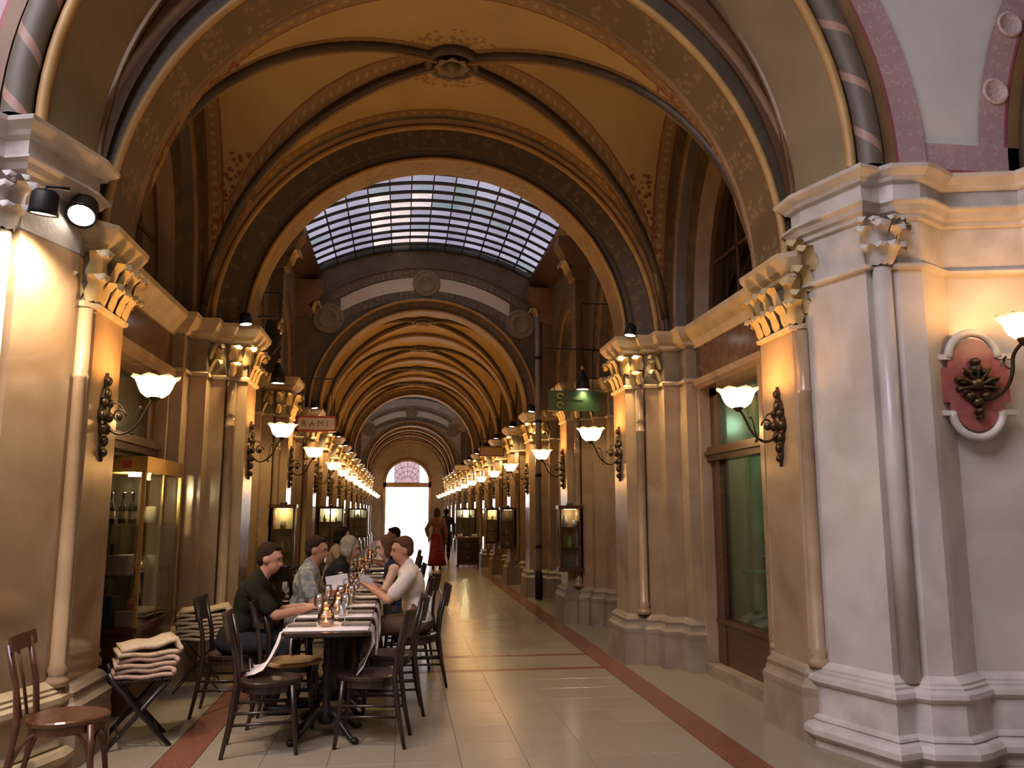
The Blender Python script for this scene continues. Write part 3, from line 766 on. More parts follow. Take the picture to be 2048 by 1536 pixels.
# ================================================================== GLASS ROOFS
RS = 4.22
def zsky(u): return 6.62 - RS + math.sqrt(RS * RS - u * u)
def pane_mats():
    out = []
    for i, (t, d) in enumerate((((.034, .032, .038), (.025, .024, .028)), ((.042, .040, .046), (.031, .030, .035)), ((.092, .077, .063), (.045, .040, .041)), ((.030, .032, .033), (.018, .022, .021)), ((.028, .029, .033), (.016, .018, .02)))):  # the one warm tint carries the sunlit glow beyond the roof
        out.append(GLASS(f'dusty_glow_tinted_glass_{i}', t, rough=.2, refl=.3, dirt=d, dscale=2.2, f0=.01, fmax=.10))
    return out
PANES = pane_mats()
FRAME = M('black_green_roof_iron', (.010, .011, .009), (.02, .022, .018), rough=.5, scale=8)
def skylight(name, ya, yb, ny, nx, detail):
    root = struct(bpy.data.objects.new(name, None)); COL.objects.link(root)
    us = lin(-2.03, 2.03, nx); ys = lin(ya, yb, ny)
    for i in range(ny + 1):
        mb = MB(); n = 24
        for k in range(n):
            u0, u1 = -2.06 + 4.12 * k / n, -2.06 + 4.12 * (k + 1) / n
            y = ys[i]; t = .030
            a = [(CX + u, y + dy, zsky(u) + dz) for u in (u0, u1) for dy in (-t, t) for dz in (-.022, .014)]
            mb.add(a, [(0, 4, 6, 2), (1, 3, 7, 5), (0, 1, 5, 4), (2, 6, 7, 3)])
        mb.build('glazing_arc', FRAME, root)
    for j, u in enumerate(us):
        mb = MB(); mb.box(CX + u - .009, CX + u + .009, ya, yb, zsky(u) - .028, zsky(u) + .01); mb.build('glazing_bar', FRAME, root)
    dy = ys[1] - ys[0]; cache = {}
    for j in range(nx):
        u0, u1 = us[j], us[j + 1]
        for i in range(ny):
            yc = (ys[i] + ys[i + 1]) / 2
            uc = (u0 + u1) / 2
            # paler, warmer panes left of the middle put the warm glow outside into their tint
            k = 2 if (detail and -1.0 < uc < -.05 and 12.6 < yc < 15.5 and random.random() < .62) else random.choice((0, 0, 1, 1, 3))
            if not detail: k = 4
            key = (j, k)
            if key not in cache:
                mb = MB(); mb.quad((u0, -dy / 2, zsky(u0)), (u1, -dy / 2, zsky(u1)), (u1, dy / 2, zsky(u1)), (u0, dy / 2, zsky(u0)))
                cache[key] = mb.mesh('pane', PANES[k])
            obj('pane', cache[key], root, (CX, yc, 0))
    for s in (1, -1):
        mb = MB(); mb.extr([(UX(s, 2.00), 6.02), (UX(s, 2.06), 6.16), (UX(s, 3.9), 6.2), (UX(s, 3.9), 6.0), (UX(s, 2.40), 5.78), (UX(s, 2.30), 5.78)], 'y', ya - .1, yb + .1)
        mb.build('roof_beam', WOOD, root)
    return root
skylight('window_1', 9.32, 15.56, 17, 12, True)
skylight('window_2', 27.4, 36.9, 14, 6, False)

MEDAL = M('tympanum_medallion', (.20, .155, .105), (.28, .22, .155), rough=.6, scale=20)
def tympanum(name, y, wm, pm, bm):
    root = struct(bpy.data.objects.new(name, None)); COL.objects.link(root)
    xs = arch_xs(-2.4, 2.4, 0, 2.14)
    column_wall('tympanum_wall', xs, lambda u: 3.44 + math.sqrt(max(0, 2.14 ** 2 - u * u)), lambda u: zsky(min(2.03, abs(u))) + .1 if abs(u) < 2.06 else 6.1, lambda u, z: (CX + u, y, z), wm, root)
    def arcband(nm, z_ap0, z_ap1, Rr, umax, mat, th, u0=0.0):
        for sg in ((-1, 1) if u0 else (0,)):
            vs = []; fs = []; n = 24; a_, b_ = (-umax, umax) if not sg else ((u0, umax) if sg == 1 else (-umax, -u0))
            for i in range(n + 1):
                u = a_ + (b_ - a_) * i / n; dz = Rr - math.sqrt(Rr * Rr - u * u)
                vs += [(CX + u, y - th, z_ap0 - dz), (CX + u, y - th, z_ap1 - dz), (CX + u, y, z_ap0 - dz), (CX + u, y, z_ap1 - dz)]
            for i in range(n):
                q = 4 * i; fs += [(q, q + 4, q + 5, q + 1), (q, q + 2, q + 6, q + 4), (q + 1, q + 5, q + 7, q + 3)]
            mb = MB(); mb.add(vs, fs); o = mb.build(nm, mat, root)
            u_ = o.data.uv_layers.new(name='across')
            for lp in o.data.loops:
                v = o.data.vertices[lp.vertex_index].co; u_.data[lp.index].uv = (v.z, v.x)
    arcband('pale_panel', 5.79, 6.05, 3.0, 1.62, pm, .008, .24)
    arcband('lower_border', 5.60, 5.78, 3.0, 1.75, bm, .014)
    arcband('upper_border', 6.06, 6.20, 3.2, 1.8, bm, .014)
    arcband('upper_fillet', 6.24, 6.265, 3.4, 1.95, bm, .02)
    for u, z, r in ((0, 5.93, .27), (-1.84, 5.18, .30), (1.84, 5.18, .30)):
        mb = MB(); mb.lathe([(r, 0), (r, .018), (r * .86, .03), (r * .80, .018), (r * .62, .016), (r * .58, .032), (r * .5, .032), (r * .46, .016), (.001, .016)], 28)
        mb.xf(Matrix.Translation((CX + u, y, z)) @ Matrix.Rotation(PI / 2, 4, 'X')); o = mb.build('medallion', MEDAL, root)
    return root
tympanum('wall_tympanum', 15.58, TYMPW, GREYP, TYMP)
tympanum('wall_tympanum_far', 36.9, M('pale_far_plaster', (.40, .36, .31), (.50, .46, .40), rough=.6), WHITE, TYMP)
# wall above the near stepped arch, seen from inside the glass-roofed bay only
for nm, y in (('wall_cross_near', 9.32), ('wall_cross_far', 27.38)):
    o = column_wall(nm, arch_xs(-2.4, 2.4, 0, 2.3), lambda u: 3.44 + math.sqrt(max(0, 2.3 ** 2 - u * u)), lambda u: 6.75, lambda u, z: (CX + u, y, z), WALLB); struct(o)
# roofs over the vaults keep the daylight out
for nm, ya, yb, zr in (('ceiling_roof_near', 5.05, 9.34, 6.75), ('ceiling_roof_middle', 15.60, 27.4, 6.1), ('ceiling_roof_far', 36.92, 48.4, 6.1)):
    mb = MB(); mb.box(UX(-1, 4.1), UX(1, 4.1), ya, yb, zr, zr + .15); struct(mb.build(nm, WALLB))

# ================================================================== END WALL with bright door
YE = 48.2
ENDC = CX - .05
def endz(u): return 3.30 + math.sqrt(max(0, 1.21 ** 2 - u * u)) if abs(u) < 1.21 else 0
ew = struct(bpy.data.objects.new('wall_end', None)); COL.objects.link(ew)
PLE = M('end_wall_plaster', (.34, .29, .24), (.44, .38, .32), rough=.6, scale=2)
column_wall('end_plaster', arch_xs(-3.4, 3.4, 0, 1.21), lambda u: 3.26 + math.sqrt(max(0, 1.21 ** 2 - u * u)) if abs(u) < 1.209 else 0, lambda u: 6.9, lambda u, z: (ENDC + u, YE, z), PLE, ew)
for sg in (1, -1):
    mb = MB(); mb.box(*sorted((ENDC + sg * 1.21, ENDC + sg * 1.36)), YE - .12, YE + .1, 0, 3.26); mb.build('door_jamb', STONE, ew)
mb = MB(); mb.box(ENDC - 1.36, ENDC + 1.36, YE - .12, YE + .1, 2.98, 3.26); mb.build('lintel', STONE, ew)
obj('arch_moulding', ring_mesh('arch_moulding', [(1.20, YE), (1.20, YE - .12), (1.36, YE - .12), (1.38, YE)], 3.26, STONE, c=ENDC), ew)
LUNP = GLASS('pink_frosted_glass', (.058, .040, .040), dirt=(.048, .030, .031), dscale=5, refl=.2, f0=.01)
wn = struct(bpy.data.objects.new('window_3', None)); COL.objects.link(wn)
def fan(nm, ua, ub, mat):
    o = column_wall(nm, lin(ua, ub, 14), lambda u: 3.26, lambda u: 3.26 + math.sqrt(max(0, 1.2 ** 2 - u * u)), lambda u, z: (ENDC + u, YE - .02, z), mat, wn)
fan('pane', -.78, .70, LUNP); fan('pane', -1.2, -.78, GLASSW); fan('pane', .70, 1.2, GLASSW)
gr = MB()
for R_ in (.35, .62, .88): gr.tube([(ENDC + R_ * math.cos(a), YE - .05, 3.28 + R_ * math.sin(a)) for a in lin(0, PI, 22)], .012, 5)
for k in range(1, 8):
    a = PI * k / 8; gr.tube([(ENDC + .2 * math.cos(a), YE - .05, 3.28 + .2 * math.sin(a)), (ENDC + 1.18 * math.cos(a), YE - .05, 3.28 + 1.18 * math.sin(a))], .01, 5)
gr.build('iron_grille', IRON, wn)
street = MB(); street.box(-30, 30, 48.5, 90, -.3, -.02); struct(street.build('floor_street', M('pale_street_paving', (.5, .48, .45), rough=.7)))

# ================================================================== ROTUNDA SHELL
YF = 5.02
rw = struct(bpy.data.objects.new('wall_front', None)); COL.objects.link(rw)
column_wall('spandrel', arch_xs(-7.2, 7.2, 0, 3.0), lambda u: 3.89 + math.sqrt(max(0, 3.0 ** 2 - u * u)), lambda u: 8.8, lambda u, z: (CX + u, YF, z), WHITE, rw)
for s in (1, -1):
    mb = MB(); mb.box(*sorted((UX(s, 4.4), UX(s, 7.3))), 4.95, 5.6, 0, 3.9); mb.build('lower_wall', WALLR, rw)
    cxn = UX(s, 6.74)
    obj('painted_border', ring_mesh('painted_border', [(2.95, YF - .012), (3.17, YF - .012)], 3.89, PINK, c=cxn, a0=PI * .36, a1=PI), rw) if s == 1 else obj('painted_border', ring_mesh('painted_border', [(2.95, YF - .012), (3.17, YF - .012)], 3.89, PINK, c=cxn, a0=0, a1=PI * .64), rw)
    obj('roll_moulding', ring_mesh('roll_moulding', roll(2.78, YF - .03, .09), 3.89, DARKM, c=cxn, closed=True), rw)
    obj('face_ring', ring_mesh('face_ring', [(2.70, YF - .02), (2.95, YF - .02)], 3.89, BROWN, c=cxn), rw)
    mb = MB(); mb.box(*sorted((UX(s, 3.12), UX(s, 3.9))), YF - .02, YF, 3.89, 4.10); o = mb.build('painted_border_foot', PINK, rw)
    u_ = o.data.uv_layers.new(name='across')
    for lp in o.data.loops:
        v = o.data.vertices[lp.vertex_index].co; u_.data[lp.index].uv = (v.z - 3.89, v.x)
    for th in (12, 22.5, 33, 44, 55):
        a = math.radians(th); x_ = cxn - s * 3.06 * math.cos(a); z_ = 3.89 + 3.06 * math.sin(a)
        mb = MB(); mb.lathe([(.10, 0), (.10, .012), (.082, .018), (.076, .010), (.001, .010)], 20)
        mb.xf(Matrix.Translation((x_, YF - .012, z_)) @ Matrix.Rotation(PI / 2, 4, 'X')); mb.build('medallion', M(f'medallion_paint_{s}_{int(th)}', (.45, .30, .29), (.60, .52, .48), rough=.6, scale=40), rw)
for s in (1, -1):
    mb = MB(); mb.box(*sorted((UX(s, 7.2), UX(s, 7.5))), -8.5, 5.6, 0, 8.8); struct(mb.build(f'wall_{SIDE[s]}_rotunda', WALLR))
mb = MB(); mb.box(-8, 9, -8.8, -8.5, 0, 8.8); struct(mb.build('wall_back', WALLR))
D = DOME
dc = struct(bpy.data.objects.new('ceiling_rotunda', None)); COL.objects.link(dc)
for (x0, x1, ya, yb) in ((-8, D['x'] - D['s'], -8.8, 5.1), (D['x'] + D['s'], 9, -8.8, 5.1), (D['x'] - D['s'], D['x'] + D['s'], -8.8, D['y'] - D['s']), (D['x'] - D['s'], D['x'] + D['s'], D['y'] + D['s'], 5.1)):
    mb = MB(); mb.box(x0, x1, ya, yb, 8.6, 8.8); mb.build('plaster', WALLR, dc)
DG = GLASS('rotunda_roof_glass', (.95, .93, 1.0), rough=.2, refl=.3, f0=.02, fmax=.1)
wr = struct(bpy.data.objects.new('window_4', None)); COL.objects.link(wr)
for k in range(8):
    for j in range(8):
        pass
pm_ = MB(); q = D['s'] / 4; pm_.quad((-q + .02, -q + .02, 0), (q - .02, -q + .02, 0), (q - .02, q - .02, 0), (-q + .02, q - .02, 0)); pme = pm_.mesh('pane', DG)
for k in range(4):
    for j in range(4):
        obj('pane', pme, wr, (D['x'] - D['s'] + q * (2 * k + 1), D['y'] - D['s'] + q * (2 * j + 1), 8.72))
for k in range(5):
    mb = MB(); x = D['x'] - D['s'] + 2 * q * k; mb.box(x - .04, x + .04, D['y'] - D['s'], D['y'] + D['s'], 8.66, 8.76); mb.build('glazing_bar', FRAME, wr)
    mb = MB(); y = D['y'] - D['s'] + 2 * q * k; mb.box(D['x'] - D['s'], D['x'] + D['s'], y - .04, y + .04, 8.66, 8.76); mb.build('glazing_bar', FRAME, wr)
# ================================================================== LAMPS
def glow_bowl(name, hot, rim):
    """frosted bowl that glows, hottest low in the bowl, paler at the flared rim (generated Z)"""
    m, nt, out = nodes_of(name)
    tc = nd(nt, 'ShaderNodeTexCoord'); sp = nd(nt, 'ShaderNodeSeparateXYZ'); lk(nt, tc.outputs['Object'], sp.inputs[0])
    r = nd(nt, 'ShaderNodeMapRange'); r.inputs['From Min'].default_value = .105; r.inputs['From Max'].default_value = .15
    r.inputs['To Min'].default_value = hot; r.inputs['To Max'].default_value = rim
    lk(nt, sp.outputs[2], r.inputs['Value'])
    e = nd(nt, 'ShaderNodeEmission'); e.inputs[0].default_value = (1, .66, .30, 1); lk(nt, r.outputs[0], e.inputs[1])
    d = nd(nt, 'ShaderNodeBsdfDiffuse'); d.inputs[0].default_value = (.7, .66, .58, 1)
    a = nd(nt, 'ShaderNodeAddShader'); lk(nt, e.outputs[0], a.inputs[0]); lk(nt, d.outputs[0], a.inputs[1])
    lk(nt, a.outputs[0], out.inputs[0]); return m
BOWL = glow_bowl('glowing_frosted_bowl', 6.5, .35)
LENS = EM('spotlight_lens', (1.0, .92, .80), 14.0)
bw = MB()
def wv(j, a, r, z):
    k = max(0, (j - 4) / 3.0)
    return r * (1 + .05 * k * math.cos(8 * a)), z + .010 * k * math.cos(8 * a)
bw.lathe([(.022, 0), (.06, .008), (.092, .035), (.112, .075), (.122, .105), (.136, .128), (.156, .142), (.160, .146)], 32, wave=wv, caps=False)
bw.add([], []); BOWLM = bw.mesh('bowl', BOWL)
def bez(p0, p1, p2, p3, n=14):
    P = [Vector(p) for p in (p0, p1, p2, p3)]
    return [P[0] * (1 - t) ** 3 + P[1] * 3 * t * (1 - t) ** 2 + P[2] * 3 * t * t * (1 - t) + P[3] * t ** 3 for t in [i / n for i in range(n + 1)]]
def sconce_meshes():
    """local: arm along +x, back plate in the yz plane at x = 0, z = 0 at the plate's middle"""
    pl = MB(); o = [(0, .30), (.028, .25), (.02, .21), (.05, .18), (.075, .12), (.06, .08), (.095, .04), (.10, -.02), (.07, -.06), (.075, -.10), (.045, -.14), (.03, -.19), (.036, -.23), (0, -.31)]
    out = o + [(-y, z) for y, z in reversed(o[1:-1])]
    pl.extr(out, 'x', .001, .022)
    for (y, z, r) in ((0, .24, .026), (0, .15, .034), (.05, .09, .028), (-.05, .09, .028), (0, .02, .05), (.07, 0, .03), (-.07, 0, .03), (.04, -.09, .028), (-.04, -.09, .028), (0, -.17, .03), (0, -.25, .022)):
        pl.ell((.022, y, z), (.030, r, r * 1.25), 8, 6)
    ar = MB(); ar.tube(bez((.02, 0, -.04), (.10, 0, -.16), (.22, 0, -.14), (.30, 0, -.02)) + bez((.30, 0, -.02), (.34, 0, .05), (.36, 0, .10), (.40, 0, .125))[1:], .011, 8)
    ar.lathe([(.006, .10), (.03, .115), (.045, .13), (.05, .14)], 14, (.40, 0, 0))
    scl = MB(); scl.tube([(.13 + (.055 - .0022 * i) * math.cos(i * .42), 0, .0 + (.055 - .0022 * i) * math.sin(i * .42)) for i in range(22)], [.008] * 22, 6)
    scl.tube(bez((.02, 0, .06), (.08, 0, .12), (.14, 0, .10), (.185, 0, .0)), .007, 6)
    scl.tube(bez((.22, 0, -.105), (.27, 0, -.02), (.25, 0, .05), (.29, 0, .06)), .006, 6)
    scl.ell((.13, 0, 0), (.026, .026, .026), 10, 8); scl.ell((.29, 0, .062), (.016, .012, .012), 8, 6); scl.ell((.24, 0, -.115), (.014, .02, .014), 8, 6)
    S_ = Matrix.Diagonal((.83, 1, 1, 1)); ar.xf(S_); scl.xf(S_)
    return pl.mesh('back_plate', BRONZE), ar.mesh('arm', BRONZE), scl.mesh('scroll', BRONZE)
PLM, ARM, SCM = sconce_meshes()
def sconce(loc, rz, label, group, power=SCONCE_W, tilt=0):
    t = thing('wall_sconce', label, 'wall lamp', loc, rz, group)
    obj('back_plate', PLM, t); obj('arm', ARM, t); obj('scroll', SCM, t)
    obj('bowl', BOWLM, t, (.332, 0, .13))
    light('POINT', 'sconce_bulb', (.332, 0, .285), power, WARM, t, size=.05)
    return t
ZP = 2.20
for s in (1, -1):
    A = PI if s == 1 else 0; k = 0
    g = f'bowl sconces along the {SIDE[s]} wall'
    sconce((UX(s, U1), 5.92, ZP), A, f'nearest bronze sconce on the {SIDE[s]} with glowing bowl, on the first pier', g, SCONCE_W * .75)
    for i, y in enumerate(PY):
        sconce((UX(s, UF), y, ZP), A, f'{ORD[i + 1]} bronze sconce with glowing frosted bowl along the {SIDE[s]} wall', g, SCONCE_W if i < 8 else SCONCE_W * .7)
# spotlights on the abaci
hs = MB(); hs.lathe([(.045, .12), (.062, .10), (.066, .02), (.070, 0), (.060, 0), (.056, .012)], 18); HSM = hs.mesh('housing', IRON)
le = MB(); le.lathe([(.0585, .006), (.0, .0061)], 18, caps=False); LEM = le.mesh('lens', LENS)
bk_ = MB(); bk_.tube([(0, 0, .10), (0, 0, .14), (.10, 0, .15)], .009, 6); BKM = bk_.mesh('bracket', IRON)
def spot(loc, aim, label, group, power=SPOT_W, col=SPOTC, scale=1.0, cone=1.9):
    t = thing('spotlight', label, 'spotlight', loc, 0, group); t.rotation_euler = Vector(aim).to_track_quat('-Z', 'Y').to_euler(); t.scale = (scale,) * 3
    obj('housing', HSM, t); obj('lens', LEM, t); obj('bracket', BKM, t)
    light('SPOT', 'spot_lamp', (0, 0, -.01), power, col, t, size=.05, cone=cone, blend=.7)
    return t
for s in (1, -1):
    A = 0 if s == 1 else PI; k = 0
    for i, y in enumerate(PY):
        if i == 1: continue
        k += 1
        spot((UX(s, UF + .0), y - .50, ZAB - .02), (-s * .12, -.06, -.98), f'{ORD[k - 1]} small spotlight on the pier tops along the {SIDE[s]} side', f'pier-top spotlights along the {SIDE[s]}', SPOT_W if i < 8 else SPOT_W * .6)
# the two strong spotlights by the near left pier
spot((-2.10, 4.92, 3.265), (-.10, .16, -1.0), 'bright white spotlight washing the lit shaft of the near left pier', 'near left spotlights', 230, (1, .80, .60), 1.2, 2.3)
spot((-2.06, 5.36, 3.42), (.10, -.62, -.78), 'largest white spotlight above the near left leafy capital', 'near left spotlights', 8, (1, .93, .84), 1.35, 1.2)
# pendants on the glass-roof piers
def pendant(s):
    t = thing('pendant_spotlight', f'black bell-shaped pendant lamp hanging on a chain on the {SIDE[s]}', 'pendant lamp', (UX(s, 2.04), 11.0, 3.22))
    sh = MB(); sh.lathe([(.09, 0), (.10, .02), (.085, .13), (.05, .20), (.03, .26), (.02, .28)], 18, caps=False); sh.build('shade', IRON, t)
    l = MB(); l.lathe([(.088, .012), (0, .0121)], 18, caps=False); l.build('lens', LENS, t)
    c = MB()
    for k in range(16):
        z = .30 + k * .058
        c.tube([(.018 * math.cos(a) * (1 if k % 2 else 0), .018 * math.cos(a) * (0 if k % 2 else 1), z + .034 * math.sin(a)) for a in lin(0, 2 * PI, 8)], .006, 5, caps=False)
    c.build('chain', IRON, t)
    f = MB(); f.ell((0, 0, .30), (.03, .03, .035), 10, 8); f.build('finial', BRASS, t)
    light('SPOT', 'pendant_lamp', (0, 0, -.005), SPOT_W, SPOTC, t, size=.06, cone=2.0, blend=.7)
    rod = MB(); rod.tube([(0, 0, 1.22), (s * .80, 0, 1.22)], .012, 6); rod.build('wall_rod', IRON, t)
    return t
pendant(1); pendant(-1)

# plaque lamp on the near right pier
WX, WY = 3.775, 5.045
PQR = M('red_marble_plaque', (.22, .055, .05), (.33, .10, .09), rough=.3, scale=5, dist=2)
t = thing('plaque_sconce', 'ornate bronze sconce on a red marble cartouche, near right pier', 'wall lamp', (CX + 3.37, 5.00, 2.39), math.atan2(-1, -.22))
def cart(hw, hh, cut):
    return [(-hw, -hh * .38), (-hw, hh * .38), (-hw * .78, hh * .38), (-hw * .78, hh * .56)] + [(-hw * .62 * math.cos(a), hh * .56 + (hh * .44) * math.sin(a)) for a in lin(0, PI, 14)] + [(hw * .78, hh * .56), (hw * .78, hh * .38), (hw, hh * .38), (hw, -hh * .38), (hw * .78, -hh * .38), (hw * .78, -hh * .56)] + [(hw * .62 * math.cos(a), -hh * .56 - hh * .44 * math.sin(a)) for a in lin(0, PI, 14)] + [(-hw * .78, -hh * .56), (-hw * .78, -hh * .38)]
pq = MB(); pq.extr(cart(.215, .31, 0), 'x', .0, .035); pq.build('red_plaque', PQR, t)
for k_, zz in enumerate((1, -1)):
    rm = MB()
    rm.tube([(.03, -.158 * math.cos(a), zz * (.18 + .172 * math.sin(a))) for a in lin(0, PI, 18)], .028, 8)
    for q in (-1, 1): rm.box(.0, .05, *sorted((q * .15, q * .255)), *sorted((zz * .17, zz * .205)))
    rm.build('stone_rim', STONER2, t)
og = MB()
random.seed(3)
for (y, z, r) in [(0, .15, .035), (0, .10, .045), (-.05, .08, .03), (.05, .08, .03), (-.08, .02, .04), (.08, .02, .04), (0, .0, .06), (-.11, -.03, .028), (.11, -.03, .028), (-.05, -.08, .04), (.05, -.08, .04), (0, -.12, .045), (0, -.18, .032), (0, -.22, .022), (-.12, .03, .02), (.12, .03, .02)]:
    og.ell((.055, y, z), (.045, r, r * .8), 8, 6)
for k in range(7):
    a = -PI * .1 + k * PI * .2; og.tube(bez((.05, 0, -.02), (.10, .06 * math.cos(a), .06 * math.sin(a)), (.11, .12 * math.cos(a), .12 * math.sin(a)), (.07, .15 * math.cos(a), .13 * math.sin(a))), [.014 - .0006 * i for i in range(15)], 6)
og.build('bronze_foliage', BRONZE, t)
ar = MB(); AM = Matrix.Rotation(.45, 4, 'Z')
ar.tube(bez((.06, 0, -.10), (.20, .0, -.14), (.30, .0, -.02), (.30, .0, .10)) + bez((.30, 0, .10), (.30, 0, .18), (.36, 0, .20), (.40, 0, .235))[1:], .012, 8)
ar.tube(bez((.30, 0, .06), (.24, 0, .08), (.22, 0, .14), (.26, 0, .15)), .008, 6)
ar.lathe([(.008, .19), (.032, .21), (.045, .235), (.05, .25)], 14, (.40, 0, 0)); ar.xf(AM); ar.build('arm', BRONZE, t)
bp = AM @ Vector((.40, 0, .24)); obj('bowl', BOWLM, t, bp)
light('POINT', 'sconce_bulb', (bp.x, bp.y, bp.z + .16), SCONCE_W * .6, WARM, t, size=.05)

# ================================================================== SIGNS
def text_mesh(txt, size, mat, name, depth=.004):
    cu = bpy.data.curves.new('txt', 'FONT'); cu.body = txt; cu.size = size; cu.align_x = 'CENTER'; cu.align_y = 'CENTER'; cu.extrude = depth
    o = bpy.data.objects.new('txt', cu); COL.objects.link(o)
    dg = bpy.context.evaluated_depsgraph_get(); me = bpy.data.meshes.new_from_object(o.evaluated_get(dg))
    bpy.data.objects.remove(o); me.materials.clear(); me.materials.append(mat); me.name = name; return me
def hanging_sign(name, label, x0, x1, y, z0, z1, mat, frame, rod=None, th=.03):
    t = thing(name, label, 'sign', ((x0 + x1) / 2, y, z0)); w, h = x1 - x0, z1 - z0
    b = MB(); b.box(-w / 2, w / 2, -th / 2, th / 2, 0, h); b.build('panel', mat, t)
    if frame:
        f = MB(); e = .022
        for q in ((-w / 2 - .005, w / 2 + .005, -e / 2, e), (-w / 2 - .005, w / 2 + .005, h - e, h + e / 2)): f.box(q[0], q[1], -th / 2 - .006, th / 2 + .006, q[2], q[3])
        for q in (-w / 2 - .005, w / 2 - e): f.box(q, q + e + .005, -th / 2 - .006, th / 2 + .006, 0, h)
        f.build('frame', frame, t)
    if rod:
        r = MB(); r.tube([(rod[0] - t.location.x, 0, rod[2] - z0), (rod[1] - t.location.x, 0, rod[2] - z0)], .012, 6)
        for q in (-.38, .38): r.tube([(q * w, 0, h - .01), (q * w, 0, rod[2] - z0)], .006, 5)
        r.build('hanging_rod', IRON, t)
    return t
INK = M('dark_sign_ink', (.08, .06, .06), rough=.6)
GREENS = M('green_sign_enamel', (.022, .060, .026), (.040, .090, .040), rough=.4)
GOLDP = M('gold_sign_paint', (.28, .24, .06), (.40, .34, .10), rough=.5)
g = hanging_sign('hanging_sign', 'green hanging sign with faded gold emblem below an iron rod, right side', 1.97, 2.68, 11.0, 2.92, 3.20, GREENS, None, (1.95, 2.9, 3.78))
for z, r in ((.205, .04), (.08, .045)):
    mb = MB(); mb.tube([(-.20 + .05 * math.cos(a) * (1 - a / 9), -.02, z + r * .8 * math.sin(a)) for a in lin(0, 5.4, 20)], .012, 6); mb.build('gold_emblem', GOLDP, g)
mb = MB(); mb.box(-.13, .12, -.020, -.0155, .155, .162); mb.build('dark_line', INK, g)
WSG = M('white_sign_enamel', (.42, .38, .36), (.52, .47, .45), rough=.4)
REDF = M('red_sign_frame', (.26, .03, .03), (.34, .05, .045), rough=.4)
g = hanging_sign('hanging_sign', 'white hanging sign with red border and grey capitals, left side', -1.74, -1.10, 14.0, 2.89, 3.13, WSG, REDF, (-2.32, -1.12, 3.77))
o = obj('lettering', text_mesh('R A M I', .14, INK, 'lettering'), g, (-.02, -.019, .12)); o.rotation_euler = (PI / 2, 0, 0)
BRS = M('brown_sign_board', (.20, .12, .07), (.27, .17, .10), rough=.5)
hanging_sign('hanging_sign', 'small brown hanging board further along the right side', 1.90, 2.50, 20.2, 2.92, 3.15, BRS, WOOD, (1.92, 2.95, 3.34))
g = hanging_sign('hanging_sign', 'small white sign with a line of tiny dark print, farthest right', 1.78, 2.30, 28.2, 2.96, 3.15, WSG, INK, (1.80, 2.95, 3.34))
mb = MB()
for k in range(9): mb.box(-.15 + k * .034, -.15 + k * .034 + .022, -.02, -.0155, .085, .115)
mb.build('tiny_print', INK, g)
# gilded shop emblem on a long iron rod, left
t = thing('hanging_emblem', 'dark hanging shop emblem with a gilded crest on a long iron rod', 'sign', (-1.50, 9.62, 3.45))
mb = MB(); mb.tube([(-1.2, 0, .34), (.02, 0, .34)], .014, 6); mb.build('hanging_rod', IRON, t)
mb = MB(); mb.extr([(-.08, .30), (.08, .30), (.10, .12), (.06, -.02), (0, -.10), (-.06, -.02), (-.10, .12)], 'y', -.015, .015); mb.build('shield', IRON, t)
mb = MB(); mb.ell((.06, -.02, .24), (.03, .02, .05), 8, 6); mb.ell((.09, -.02, .30), (.025, .02, .03), 8, 6); mb.ell((.085, -.02, .17), (.022, .02, .04), 8, 6); mb.build('gilded_crest', BRASS, t)

